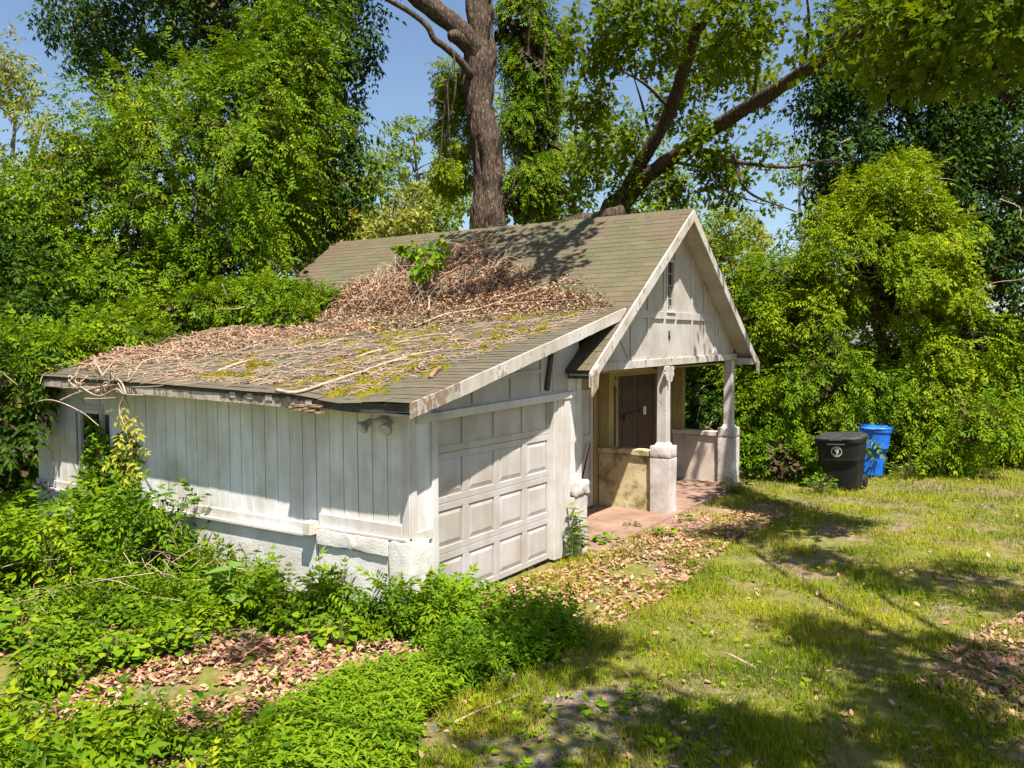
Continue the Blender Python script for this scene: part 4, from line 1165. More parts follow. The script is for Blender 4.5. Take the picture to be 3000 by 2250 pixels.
# leaning oak with two long limbs
def leaning_oak():
    tb = on_ground(at(1775, 900, 21.5))
    T = empty('leaning_oak', tuple(tb)); props(T, 'leaning oak with two long limbs and lobed leaves over the gable', 'tree')
    objs = []
    f0 = at(1790, 640, 21.2)
    objs.append(wood('trunk', [tb, np.array([f0[0] - .1, f0[1], 3.0]), f0, at(1808, 600, 21)], 0.36, 0.28, M['barkoak'], T, 16, 0, 0.15, 0.03))
    limbA = [at(1795, 640, 21.1), at(1845, 540, 20.6), at(1905, 430, 20), at(1965, 320, 19.3), at(2005, 190, 18.2), at(2040, 90, 17), at(2085, -20, 15.6), at(1950, -420, 12.5), at(1800, -620, 10.8)]
    limbB = [at(1805, 630, 21.1), at(1880, 530, 20.4), at(1980, 455, 19.5), at(2140, 345, 17.8), at(2290, 255, 16), at(2400, 180, 14.6), at(2500, 95, 13.3), at(2600, 60, 12.2), at(2750, 20, 10.8), at(2900, -60, 9.6)]
    objs.append(wood('limb', limbA, 0.20, 0.09, M['barkoak'], T, 14, 0, 0.03, 0.015))
    objs.append(wood('limb', limbB, 0.205, 0.055, M['barkoak'], T, 14, 0, 0.03, 0.015))
    def twig(pts, r0, r1):
        P = bez(pts, 5 * len(pts)); objs.append(MB().tube(P, np.linspace(r0, r1, len(P)), 6, False).build('branch', M['barkoak'], T, smooth=True))
    for q in ([at(2210, 300, 16.9), at(2215, 220, 16.6), at(2225, 120, 16.2)],
              [at(2500, 95, 13.3), at(2600, 140, 12.6), at(2700, 200, 11.8), at(2800, 215, 11), at(2960, 222, 10.2), at(3060, 210, 9.8)],
              [at(1950, 470, 19.7), at(2080, 500, 19), at(2130, 560, 18.6), at(2240, 600, 18.4)],
              [at(2120, 470, 18), at(2300, 490, 17.4), at(2420, 470, 17), at(2460, 480, 16.8)],
              [at(2150, 455, 18), at(2190, 560, 17.7), at(2330, 620, 17.3)],
              [at(1900, 380, 19.6), at(1880, 300, 19.2), at(1855, 220, 18.8)],
              [at(1965, 320, 19.3), at(1880, 240, 18.4), at(1760, 180, 17.6)],
              [at(2350, 215, 15.3), at(2370, 80, 14.6), at(2360, -40, 14)],
              [at(2900, 250, 10.6), at(2960, 290, 10.3), at(3000, 260, 10.1)], [at(2870, 222, 10.8), at(2940, 190, 10.4), at(3000, 160, 10.2)],
              [at(1800, -620, 10.8), np.array([4.6, 0.2, 9.6]), np.array([5.4, 1.2, 9.4])]):
        twig(q, 0.05, 0.012)
    bl = [B_(1770, 110, 16.5, .9), B_(1900, 60, 15.6, 1.0), B_(1720, 290, 18, .7), B_(1800, 400, 19, .8), B_(2070, 150, 19.4, .9), B_(2200, 70, 13.8, 1.0), B_(2350, 60, 12.8, 1.0), B_(2480, 20, 11.8, .9),
          B_(2600, 100, 11, .8), B_(2750, 60, 10.4, .8), B_(2880, 110, 9.9, .75), B_(2990, 30, 9.4, .8), B_(2720, 215, 10.8, .42), B_(2620, 260, 11.2, .4), B_(2190, 250, 19.5, .8), B_(2080, 420, 18, .7), B_(2130, 520, 18.4, .7), B_(2230, 590, 18.2, .45), B_(1990, 540, 19.2, .55),
          B_(2250, 430, 17, .45), B_(1850, 560, 20, .7), B_(1720, 480, 20.5, .7), B_(1990, 300, 21.0, .8), B_(2900, 20, 9, .7), B_(2400, 150, 13.5, .6), B_(1690, 590, 21.5, .6)]
    p, n = mass_points(bl, 15000, 0.3, 0.3, -0.35, seed=12, fill=True, wl=0.9)
    p = p + nrm(p - CAM) * 0.55
    s_ = -0.05 - p[:, 1]; hx = p[:, 0] + 0.802 * s_; hz = p[:, 2] - 2.54 * s_
    on_gable = (s_ > 0) & (hx > 3.0) & (hx < 11) & (hz > 0) & (hz < 5.3)
    kk = ~(on_gable & (rng.random(len(p)) < 0.9)); p, n = p[kk], n[kk]
    objs.append(np_obj('crown', leaf_parts(p, n, 0.19, OAKS, 0.25), M['oakleaf'], T))
    # spray of leaves above the garage that shades the main slope
    roofpts = np.array([(5.6, 2.9, 0), (6.1, 2.2, 0), (6.5, 1.7, 0), (5.4, 2.0, 0), (5.9, 3.6, 0), (6.3, 2.9, 0), (5.2, 2.6, 0), (6.6, 3.6, 0), (6.7, 2.6, 0), (5.0, 3.3, 0), (6.75, 4.4, 0), (5.6, 1.5, 0), (6.2, 4.6, 0)])
    rb = []
    for x, y, _ in roofpts:
        z = ZR - SL * abs(x - XR)
        hgt = 4.9
        rb.append((x + SUN[0] / SUN[2] * hgt, y + SUN[1] / SUN[2] * hgt, z + hgt, 0.5, 0.5, 0.3))
    p, n = mass_points(rb, 1500, 0.3, 0.3, -0.7, seed=13, fill=True)
    objs.append(np_obj('crown', leaf_parts(p, n, 0.19, OAKS, 0.25), M['oakleaf'], T))
    for o in objs:
        o.matrix_parent_inverse = Matrix.Translation(-tb)
leaning_oak()

# right side: tall dark vine tower, the bright mound, and the hedge
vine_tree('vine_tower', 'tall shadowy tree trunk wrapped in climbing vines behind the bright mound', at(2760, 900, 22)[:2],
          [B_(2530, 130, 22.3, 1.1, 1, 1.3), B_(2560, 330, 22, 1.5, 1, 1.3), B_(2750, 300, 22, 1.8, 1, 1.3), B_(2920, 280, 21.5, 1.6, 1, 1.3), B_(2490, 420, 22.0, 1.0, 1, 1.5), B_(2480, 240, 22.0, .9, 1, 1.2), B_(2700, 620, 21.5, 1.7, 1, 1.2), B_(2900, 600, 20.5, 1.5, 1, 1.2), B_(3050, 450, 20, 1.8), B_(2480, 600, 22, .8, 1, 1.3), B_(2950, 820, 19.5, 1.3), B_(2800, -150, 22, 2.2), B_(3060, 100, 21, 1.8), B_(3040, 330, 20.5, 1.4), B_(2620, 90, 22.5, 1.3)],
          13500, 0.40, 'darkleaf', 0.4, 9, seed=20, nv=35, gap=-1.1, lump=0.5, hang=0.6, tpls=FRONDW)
vine_tree('bright_vine_mound', 'bright yellow-green rounded vine mound beside the shadowy tower', at(2580, 1000, 19)[:2],
          [B_(2590, 650, 19, 1.1, 1, 1.0), B_(2510, 760, 18.6, 1.1), B_(2680, 750, 18.8, 1.1), B_(2440, 850, 18.4, 0.6), B_(2610, 830, 18.4, 1.0), B_(2750, 830, 18.4, 0.65), B_(2610, 570, 19.4, .7)],
          8000, 0.29, 'vinebright', 0.2, 4.2, cat='shrub', seed=21, nv=40, gap=-0.35, lump=0.4)
hedge = [(2060, 1000, 21.5, 1.4, 'wisteria'), (2200, 1060, 20.0, 1.15, 'wisteria'), (2320, 960, 19.2, 1.1, 'vinebright'), (2260, 880, 21, 1.3, 'wisteria'), (2140, 860, 22, 1.5, 'vinebright'), (2380, 1120, 18.4, 1.15, 'wisteria'),
         (2530, 1110, 18.8, 1.1, 'wisteria'), (2680, 1080, 18.6, 1.15, 'vinebright'), (2830, 1040, 19.0, 1.25, 'vinebright'), (2960, 1050, 19.5, 1.2, 'wisteria'), (2740, 1190, 18.2, .9, 'wisteria'),
         (2900, 1180, 19.5, 0.95, 'wisteria'), (3030, 1120, 20, 1.3, 'vinebright'), (2050, 1160, 20.2, .95, 'darkleaf'), (2240, 1240, 18.6, .75, 'wisteria'), (2300, 1330, 17.3, .5, 'weedleaf')]
HL = ['leafy shrub seen through the porch opening above the far low wall', 'vine-tangled shrub just beyond the outer porch post', 'yellow-green shrub between the bright mound and the gable eave', 'vine-draped shrub sloping down from the young trees to the hedge', 'tall sunlit shrub rising beside the gable eave', 'dense shrub in the hedge between the porch and the black bin',
      'dense green shrub in the hedge directly behind the black bin', 'sunlit yellow-green shrub above and behind the blue bin', 'large yellow-green shrub bulging out below the vine tower', 'green shrub in the hedge further along the track than the bulging one', 'low green shrub hugging the right side of the blue bin',
      'low green shrub at the grass edge beyond the bins', 'yellow-green shrub where the hedge meets the far end of the track', 'dark glossy shrub right behind the far porch low wall', 'small vine-tangled shrub at the corner of the outer porch pedestal', 'low leafy weed clump at the foot of the hedge between porch and bins']
for k, (px, py, d, r, m_) in enumerate(hedge):
    c = at(px, py, d); zc = max(c[2], 0.35)
    bl = [(c[0] + rng.normal(0, .35) * r, c[1] + rng.normal(0, .35) * r, max(0.3, zc + rng.normal(0, .25) * r), r * .75, r * .75, r * .62) for _ in range(3)]
    bl.append((c[0], c[1], max(0.3, zc * 0.45), r * .85, r * .85, max(0.35, zc * .6)))
    vine_tree('hedge_shrub', HL[k],
              c[:2], bl, int(1150 * r * r) + 400, 0.31, m_, 0.06, max(.5, zc), 'shrub', 'hedge shrubs', 0.35, 6, -0.25, 0.2, seed=60 + k, lump=0.4)

# ------------------------------------------------------------------ what lies on the roof
def to_roof(px, py):
    d = ray(px, py)
    t = np.linspace(8, 30, 1100)
    P = CAM + d[:, None, :] * t[None, :, None]
    x, y = P[..., 0], P[..., 1]
    ins = (x > XE) & (x < XR) & (y > np.where(x < XB, -0.3, -0.36)) & (y < np.where(x < XB, 7.3, 7.9))
    below = ins & (P[..., 2] < roofz(x, y))
    ok = below.any(1); k = below.argmax(1)
    Q = P[np.arange(len(k)), k]
    Q[:, 2] = roofz(Q[:, 0], Q[:, 1])
    return Q[ok]
def sample_px(poly, n):
    a = np.array(poly); out = []
    lo, hi = a.min(0), a.max(0); got = 0
    while got < n:
        p = rng.uniform(lo, hi, (n * 2, 2)); p = p[inpoly(p, poly)]
        out.append(p); got += len(p)
    p = np.concatenate(out)[:n]
    return p[:, 0], p[:, 1]
def one_roof(px, py):
    q = to_roof(np.array([px], float), np.array([py], float))
    return q[0] if len(q) else None
PILE = [(1250, 815, .34, .42), (1150, 860, .24, .55), (1350, 765, .22, .36), (1410, 725, .12, .30), (1480, 850, .13, .45), (1600, 880, .10, .45), (1700, 885, .07, .32), (1020, 890, .16, .6), (900, 930, .13, .7), (640, 985, .10, .8), (420, 1030, .10, .8), (1330, 870, .12, .5), (1440, 800, .13, .3)]
PC = np.array([list(one_roof(a, b)[:2]) + [h, s_] for a, b, h, s_ in PILE])
def pile_h(x, y):
    d2 = (x[..., None] - PC[:, 0]) ** 2 + (y[..., None] - PC[:, 1]) ** 2
    h = 0.66 * (PC[:, 2] * np.exp(-d2 / (2 * PC[:, 3] ** 2))).max(-1)
    return h
PL1 = Lumps(0.35, 91, 2); PL2 = Lumps(0.9, 92, 2)
gx1, gy1 = np.meshgrid(np.linspace(0.3, 6.6, 110), np.linspace(-0.2, 6.5, 116), indexing='ij')
ph = pile_h(gx1, gy1) * (1 + 0.18 * PL1(np.stack([gx1, gy1], -1)) + 0.25 * PL2(np.stack([gx1, gy1], -1))) - 0.055
gz1 = roofz(gx1, gy1) + np.maximum(ph * 0.62 - 0.02, -0.03)
n2_ = gx1.shape[1]
q0 = (np.arange(gx1.shape[0] - 1)[:, None] * n2_ + np.arange(n2_ - 1)[None])
vis = (ph[:-1, :-1] > -0.01) | (ph[1:, 1:] > -0.01)
q0 = q0[vis]
pf = np.stack([q0, q0 + n2_, q0 + n2_ + 1, q0 + 1], -1)
used, inv = np.unique(pf, return_inverse=True)
pv = np.stack([gx1, gy1, gz1], -1).reshape(-1, 3)[used]
core_pile = (pv, inv.reshape(pf.shape), rng.uniform(0.0, 0.25, len(pv)))
def litter_parts(p, size, flat=0.35):
    n = len(p)
    a = rng.uniform(0, 6.283, n)
    xd = np.stack([np.cos(a), np.sin(a), rng.normal(0, flat, n)], -1)
    up = np.array([0, 0, 1.0]) + rng.normal(0, flat, (n, 3))
    k = rng.random(n) < 0.25
    Mx = frames(xd, up); s = size * rng.uniform(0.6, 1.3, n); r = np.clip(rng.beta(2.2, 1.8, n), 0, 1)
    return [inst(OAKS, p[k], Mx[k], s[k] * 1.15, r[k]), inst(t_fold(0.5, 0.12, -0.18), p[~k], Mx[~k], s[~k], r[~k])]
P_pile = [(1800, 900), (1700, 870), (1560, 850), (1480, 800), (1500, 770), (1390, 735), (1375, 710), (1290, 740), (1180, 770), (1060, 830), (900, 900), (700, 920), (450, 1000), (180, 1060), (250, 1090), (600, 1050), (900, 1000), (1300, 960), (1600, 925)]
pp = to_roof(*sample_px(P_pile, 18000))
qx = rng.uniform(0.3, 6.6, 60000); qy = rng.uniform(-0.2, 7.0, 60000)
kq = pile_h(qx, qy) > rng.uniform(0.02, 0.08, 60000)
qx, qy = qx[kq][:19000], qy[kq][:19000]
pp = np.concatenate([pp, np.stack([qx, qy, roofz(qx, qy)], -1)])
h = pile_h(pp[:, 0], pp[:, 1])
pp[:, 2] += np.maximum(0, h * 0.9 - 0.03) + rng.uniform(0.005, 0.05, len(pp))
P_low = [(1790, 905), (1300, 960), (900, 990), (300, 1090), (500, 1120), (800, 1130), (1050, 1160), (1250, 1090), (1550, 1000)]
pl_ = to_roof(*sample_px(P_low, 15000))
keep = (Lumps(0.5, 93)(pl_) + 0.6 * Lumps(0.15, 94)(pl_) + rng.normal(0, .4, len(pl_))) > 1.0
pl_ = pl_[keep]; pl_[:, 2] += rng.uniform(0.012, 0.03, len(pl_))
o = np_obj('roof_leaf_litter', [core_pile] + litter_parts(pp, 0.052, 0.5) + litter_parts(pl_, 0.042, 0.25), M['rooflitter'])
props(o, 'drift of dead brown leaves lying across the middle of the roof', 'leaf litter', kind='stuff')
# fine dead twigs and needles strewn over the low slope
def twig_field(name, label, pts, lmin, lmax, r, m, arch=0.0):
    mb = MB()
    for p in pts:
        L = rng.uniform(lmin, lmax); a = rng.uniform(0, 6.283)
        d = np.array([math.cos(a), math.sin(a), 0]) * L
        e = p + d
        z1 = float(roofz(e[0], e[1])) + 0.02 + (arch * rng.uniform(0, 1) * 0.3)
        mid = (p + e) / 2 + rng.normal(0, 0.12 * L, 3); mid[2] = max(p[2], z1) * 0.5 + min(p[2], z1) * 0.5 + arch * rng.uniform(0.2, 1.0) + 0.012
        e[2] = z1
        P = bez([p, mid, e], 8 if arch else 5)
        mb.tube(P, np.linspace(r, r * .5, len(P)), 4, False)
    o = mb.build(name, m); props(o, label, 'twigs', kind='stuff')
    return o
tp = to_roof(*sample_px(P_low, 1100)); tp[:, 2] += 0.02
twig_field('strewn_twigs', 'fine dead twigs strewn over the mossy low slope of the roof', tp, 0.08, 0.4, 0.0045, M['stick'])
vp = to_roof(*sample_px([(1050, 900), (1060, 830), (1150, 780), (1300, 740), (1400, 690), (1500, 760), (1440, 830), (1330, 860), (1250, 900)], 240))
vp[:, 2] += pile_h(vp[:, 0], vp[:, 1]) * .9
twig_field('dead_vine_tangle', 'tangle of dry looping vine stems heaped at the break of the roof', vp, 0.35, 0.95, 0.006, M['vine'], 0.20)
vp = to_roof(*sample_px([(250, 1090), (300, 1000), (560, 960), (800, 960), (880, 1010), (600, 1060)], 150)); vp[:, 2] += pile_h(vp[:, 0], vp[:, 1]) * .9
twig_field('dead_vine_mat', 'mat of dry vine stems under the leafy vine along the back of the roof', vp, 0.35, 1.0, 0.006, M['vine'], 0.10)
# larger sticks, one by one
def roof_stick(name, label, pxs, r0, r1, m='stick', lift=0.03, group=None):
    P = [one_roof(*q) for q in pxs]
    P = [p + np.array([0, 0, lift + float(pile_h(p[:1], p[1:2])[0]) * .8]) for p in P if p is not None]
    C_ = bez(P, 6 * len(P)); C_[:, :2] += rng.normal(0, .008, (len(C_), 2))
    o = MB().tube(C_, np.linspace(r0, r1, len(C_)), 7).build(name, M[m], None, smooth=True)
    return props(o, label, 'stick', group)
roof_stick('fallen_branch', 'long pale branch lying from the eave up across the mossy slope', [(812, 1188), (870, 1160), (960, 1130), (1080, 1090), (1200, 1050), (1300, 1030)], 0.022, 0.010)
roof_stick('fallen_branch', 'slim curved branch lying along the lower edge of the leaf drift', [(1215, 965), (1300, 930), (1400, 915), (1500, 885), (1560, 865), (1610, 850)], 0.018, 0.008)
roof_stick('fallen_branch', 'bent stick curling out of the leaf drift', [(1255, 930), (1262, 890), (1290, 850), (1300, 840)], 0.018, 0.010, lift=0.1)
roof_stick('broken_stick', 'short stub of rotten wood on the low slope near the rake', [(1262, 1112), (1275, 1095), (1292, 1085)], 0.030, 0.022, 'rotwood')
roof_stick('broken_stick', 'short rotten stick lying in the moss at mid slope', [(1045, 1055), (1080, 1042), (1120, 1032)], 0.020, 0.014)
roof_stick('fallen_branch', 'pale split branch lying near the sagging eave', [(640, 1095), (690, 1075), (745, 1060)], 0.026, 0.012)
for a in ([(1310, 945), (1420, 930), (1520, 918)], [(1180, 1000), (1280, 985), (1360, 990)], [(1330, 1000), (1350, 1020), (1380, 1025)], [(940, 1020), (1010, 1000), (1100, 1005)], [(1450, 905), (1560, 900), (1690, 890)], [(1120, 1010), (1210, 1005), (1260, 995)]):
    roof_stick('thin_stick', 'thin dead stick lying on the roof among leaves and moss', a, 0.010, 0.005, group='thin sticks on the roof')
# moss cushions
def moss_mesh(seed):
    g = np.random.default_rng(seed)
    v = [(0, 0, 0.30)]; rings = 4; sg = 12; f3 = []
    for r in range(1, rings + 1):
        for k in range(sg):
            a = 6.283 * k / sg; rr = r / rings * (1 + 0.25 * math.sin(2 * a + seed) + g.uniform(-.12, .12))
            v.append((rr * math.cos(a), rr * math.sin(a), 0.30 * math.sqrt(max(0, 1 - (r / rings) ** 2)) + (g.uniform(-.03, .05) if r < rings else -0.05)))
    V = np.array(v)
    for k in range(sg):
        f3.append((0, 1 + k, 1 + (k + 1) % sg))
    for r in range(rings - 1):
        for k in range(sg):
            a, b = 1 + r * sg + k, 1 + r * sg + (k + 1) % sg
            f3 += [(a, a + sg, b + sg), (a, b + sg, b)]
    parts = [(V, np.array(f3), np.full(len(V), 0.35))]
    n = 160
    ang = g.uniform(0, 6.283, n); rr = np.sqrt(g.uniform(0, 1, n)) * 0.98
    P = np.stack([rr * np.cos(ang), rr * np.sin(ang), 0.28 * np.sqrt(np.maximum(0, 1 - rr ** 2))], -1)
    d = nrm(np.stack([np.cos(ang) * rr, np.sin(ang) * rr, np.full(n, 0.7)], -1) + g.normal(0, .3, (n, 3)))
    parts.append(inst(t_kite(0.5, 0.0), P, frames(d, g.normal(0, 1, (n, 3))), g.uniform(.10, .22, n), g.uniform(0.2, 1, n)))
    return np_mesh('moss_tuft', parts, M['moss'])
MM = [moss_mesh(k) for k in range(4)]
P_moss = [(1560, 990), (1700, 925), (1720, 900), (1400, 930), (1150, 950), (900, 980), (640, 1070), (560, 1110), (780, 1130), (1000, 1160), (1180, 1150), (1300, 1090)]
mp_ = to_roof(*sample_px(P_moss, 420))
mk_ = Lumps(0.9, 95)(mp_) > -0.5
mp_ = mp_[mk_][:190]
for i, p in enumerate(mp_):
    o = bpy.data.objects.new('moss_tuft', MM[i % 4]); link(o)
    s_ = rng.uniform(0.035, 0.10)
    Fm = slope_frame(p[0], p[1]); a = rng.uniform(0, 6.28)
    Rz = np.array([[math.cos(a), -math.sin(a), 0], [math.sin(a), math.cos(a), 0], [0, 0, 1]])
    Mx = Fm @ Rz @ np.diag([s_ * rng.uniform(.8, 1.2), s_ * rng.uniform(1.0, 1.9), s_ * rng.uniform(.7, 1.1)])
    o.matrix_world = Matrix([list(Mx[r]) + [p[r] + (0.01 if r == 2 else 0)] for r in range(3)] + [[0, 0, 0, 1]])
    props(o, 'small yellow-green moss cushion growing on the low roof slope', 'moss', 'moss cushions on the garage roof')
# vine sprig growing out of the drift
bl = []
for px, py, r_ in ((1215, 800, .22), (1260, 835, .24), (1230, 870, .2), (1290, 800, .16), (1180, 795, .14)):
    q_ = one_roof(px, py); bl.append((q_[0], q_[1], q_[2] + .42, r_, r_, r_ * .8))
sp = empty('vine_sprig', tuple(one_roof(1230, 850))); props(sp, 'green vine sprig growing out of the dead vine tangle on the roof', 'vine')
p, n = mass_points(bl, 260, 0.3, 0.3, -3, seed=33)
o = np_obj('leaf_cluster', leaf_parts(p, n, 0.12, WIDE), M['weedleaf'], sp); o['kind'] = 'stuff'; o.matrix_parent_inverse = sp.matrix_basis.inverted()
o = vines(16, p, 0.3, M['greenstem'], sp, 'stem', 0.006); o.matrix_parent_inverse = sp.matrix_basis.inverted()
# log and dead-vine heap lodged behind the ridge
lg = wood('fallen_log', [(XR + 0.45, 2.25, ZR + 0.02), (XR + 0.42, 1.7, ZR + 0.06), (XR + 0.38, 1.1, ZR + 0.10)], 0.15, 0.17, M['bark'], None, 14, 0, 0, 0.02)
props(lg, 'short thick log lodged just behind the roof ridge', 'log')

# vine tangle over the back corner of the eave
vt = empty('eave_vine', (XE, 5.0, 2.4)); props(vt, 'bare twisted vine stems hanging over the rear corner of the eave', 'vine')
def ev(pts, r0, r1, m='vine', d=None):
    P = bez([at(a, b, 11.78 - 0.0042 * a + max(0.0, d_ - 11.9) * 1.3) for a, b, d_ in pts], 7 * len(pts))
    o = MB().tube(P, np.linspace(r0, r1, len(P)), 6, False).build('vine_stem', M[m], vt, smooth=True)
    o.matrix_parent_inverse = Matrix.Translation((-XE, -5.0, -2.4))
ev([(80, 1185, 11.5), (150, 1172, 11.6), (235, 1205, 11.6), (290, 1248, 11.7)], 0.011, 0.005)
ev([(178, 1173, 11.6), (230, 1150, 11.8), (310, 1128, 12.0), (370, 1112, 12.2)], 0.014, 0.008)
ev([(230, 1140, 11.9), (205, 1120, 12.0), (205, 1100, 12.1), (240, 1135, 11.9), (290, 1160, 11.8), (340, 1140, 11.9), (365, 1155, 11.8), (420, 1158, 11.8)], 0.013, 0.008)
ev([(365, 1160, 11.7), (350, 1200, 11.7), (365, 1250, 11.6), (385, 1320, 11.6), (380, 1370, 11.6)], 0.016, 0.007)
ev([(370, 1155, 11.8), (355, 1120, 12.0), (330, 1110, 12.2), (280, 1150, 11.9)], 0.014, 0.009)
ev([(300, 1100, 12.3), (280, 1060, 12.4), (275, 1040, 12.5)], 0.012, 0.006)
ev([(290, 1115, 12.2), (320, 1075, 12.4), (335, 1055, 12.6)], 0.014, 0.006)
ev([(380, 1115, 12.4), (420, 1060, 12.9), (490, 1045, 13.2)], 0.012, 0.007)
ev([(20, 1180, 11.9), (110, 1130, 12.4), (160, 1085, 13), (250, 990, 14), (290, 960, 14.6)], 0.013, 0.009)
ev([(68, 1165, 12.0), (130, 1118, 12.5), (200, 1050, 13.4), (275, 970, 14.4)], 0.011, 0.008)
ev([(250, 1168, 11.6), (290, 1168, 11.6), (340, 1165, 11.6)], 0.012, 0.007)
for k in range(26):
    a = (rng.uniform(220, 380), rng.uniform(1090, 1150)); b = (a[0] + rng.normal(0, 55), a[1] + rng.normal(0, 28))
    ev([(a[0], a[1], 12.1), ((a[0] + b[0]) / 2 + rng.normal(0, 15), (a[1] + b[1]) / 2 + rng.normal(0, 15), 11.9), (b[0], b[1], 12.2)], 0.008, 0.004)
# hanging shoot with yellowing leaves
hs_ = empty('hanging_shoot', tuple(at(370, 1250, 10.15))); props(hs_, 'vine shoot with yellowing leaflets hanging down in front of the side wall', 'vine')
hp = np.array([at(rng.uniform(345, 395) + (10 if k % 2 else -8), 1190 + k * 6.0, 10.15 + rng.uniform(-.1, .05)) for k in range(34)])
hn = nrm(np.stack([rng.normal(-.4, .5, 34), rng.normal(-.3, .5, 34), rng.normal(-.2, .2, 34)], -1))
o = np_obj('leaf_cluster', frond_parts(hp, hn, 0.20, 0.3, [FROND3]), M['yellowleaf'], hs_); o['kind'] = 'stuff'; o.matrix_parent_inverse = hs_.matrix_basis.inverted()
# climber by the side window
def plant_obj(name, label, cat, base, parts, stems, lm, sm='greenstem', group=None):
    T = empty(name, tuple(base)); props(T, label, cat, group)
    inv = Matrix.Translation((-base[0], -base[1], -base[2]))
    o = np_obj('leaf_cluster', parts, M[lm], T); o['kind'] = 'stuff'; o.matrix_parent_inverse = inv
    if stems is not None:
        o = stems.build('stem', M[sm], T); o['kind'] = 'stuff'; o.matrix_parent_inverse = inv
    return T
cl = [(-.12, 5.35, 1.35, .10, .28, .4), (-.14, 5.1, 1.0, .12, .35, .35), (-.2, 5.3, .8, .2, .45, .3), (-.22, 4.9, .7, .22, .5, .3), (-.1, 5.5, 1.7, .06, .16, .25), (-.1, 4.75, 1.55, .06, .2, .45)]
p, n = mass_points(cl, 900, 0.35, 0.3, -0.6, seed=35); n[:, 0] = -abs(n[:, 0]) - .4
st = MB()
for k in range(14):
    y = rng.uniform(4.6, 5.7); P = bez([(-.06, y, 0), (-.08, y + rng.normal(0, .15), .8), (-.06, y + rng.normal(0, .25), rng.uniform(1.2, 1.95))], 10); st.tube(P, np.linspace(.01, .004, len(P)), 5, False)
plant_obj('window_creeper', 'glossy five-leaf creeper climbing the side wall over the small window', 'vine', (-.1, 5.2, 0.0), leaf_parts(p, nrm(n), 0.115, FOLD), st, 'weedleaf')

# ------------------------------------------------------------------ bins
def cart(name, label, loc, rz, tilt, mb_, ml_, emblem):
    T = empty(name, loc); T.rotation_euler = (tilt[0], tilt[1], rz); props(T, label, 'trash bin')
    def ring(z, hx, hy, yo=0.0, n=28, e=5.0):
        out = []
        for k in range(n):
            a = 2 * math.pi * k / n; c, s = math.cos(a), math.sin(a)
            out.append((hx * abs(c) ** (2 / e) * (1 if c > 0 else -1), yo + hy * abs(s) ** (2 / e) * (1 if s > 0 else -1), z))
        return out
    def loft(name, levels, m, par, n=28, e=5.0):
        v = []
        for l in levels: v += ring(*l, n=n, e=e)
        f = [tuple(range(n))[::-1], tuple((len(levels) - 1) * n + k for k in range(n))]
        f += [(i * n + k, i * n + (k + 1) % n, (i + 1) * n + (k + 1) % n, (i + 1) * n + k) for i in range(len(levels) - 1) for k in range(n)]
        return MB().add(v, f).build(name, m, par, smooth=False)
    bd = loft('body', [(0.03, .30, .27, -.03), (0.06, .315, .285, -.03), (0.55, .355, .335, -.01), (0.58, .36, .34, -.01), (0.64, .40, .385, -.01), (0.70, .405, .39, 0), (0.98, .425, .41, 0), (0.985, .445, .43, 0), (1.03, .445, .43, 0)], mb_, T)
    lid = loft('lid', [(1.032, .455, .445, 0), (1.065, .46, .455, 0), (1.072, .455, .45, 0), (1.095, .40, .39, .01), (1.115, .20, .30, .02)], ml_, T, e=4.0)
    for sx_ in (-1, 1):
        MB().box(sx_ * .30 - .05, sx_ * .30 + .05, -.30, .28, 1.0955, 1.118).build('lid_rib', ml_, lid, 0.008)
    MB().box(-.11, .11, -.485, -.44, 1.035, 1.062).build('lid_lip', ml_, lid, 0.006)
    MB().tube([(-.36, .50, 1.0), (.36, .50, 1.0)], .017, 10).build('handle', mb_, T)
    for sx_ in (-.36, 0, .36):
        MB().box(sx_ - .02, sx_ + .02, .42, .51, .96, 1.02).build('handle_arm', mb_, T, 0.004)
    for sx_ in (-1, 1):
        w_ = MB().tube([(sx_ * .31, .30, .13), (sx_ * .36, .30, .13)], .13, 20).build('wheel', M['rubber'], T)
        MB().tube([(sx_ * .361, .30, .13), (sx_ * .366, .30, .13)], .07, 16).build('hub', mb_, w_)
    MB().tube([(-.36, .30, .13), (.36, .30, .13)], .014, 8).build('axle', M['rubber'], T)
    if emblem:
        # round emblem with a comma-like mark, and a printed line above it
        def fy(z): return -(0.39 + (z - 0.70) * (0.02 / 0.28)) - 0.004
        def flat(poly2, nm, faces=None):
            v = [(x, fy(z), z) for x, z in poly2]
            MB().add(v, faces or [tuple(range(len(v)))]).build(nm, M['print'], bd)
        cz, n = 0.815, 36
        ro, ri = 0.100, 0.084
        def annulus(ro, ri, a0, a1, nm, n=36):
            pts = [(r_ * math.cos(a0 + (a1 - a0) * k / n), cz + r_ * math.sin(a0 + (a1 - a0) * k / n)) for r_ in (ro, ri) for k in range(n + 1)]
            flat(pts, nm, [(k, n + 1 + k, n + 2 + k, k + 1) for k in range(n)])
        annulus(0.102, 0.090, 0, 6.28318, 'emblem_ring')
        annulus(0.082, 0.074, 0.5, 2.6, 'emblem_arc'); annulus(0.082, 0.074, 3.6, 5.8, 'emblem_arc')
        flat([(-.012, cz + .060), (.012, cz + .064), (.034, cz + .045), (.042, cz + .012), (.034, cz - .022), (.012, cz - .050), (-.026, cz - .066), (-.004, cz - .036), (.004, cz - .016), (-.018, cz - .012), (-.036, cz + .008), (-.036, cz + .036)], 'emblem_mark')
        x = -.165
        while x < .155:
            w_ = random.uniform(.014, .030)
            flat([(x, .952), (x + w_, .952), (x + w_, .970), (x, .970)], 'printed_line')
            x += w_ + .006
    return T
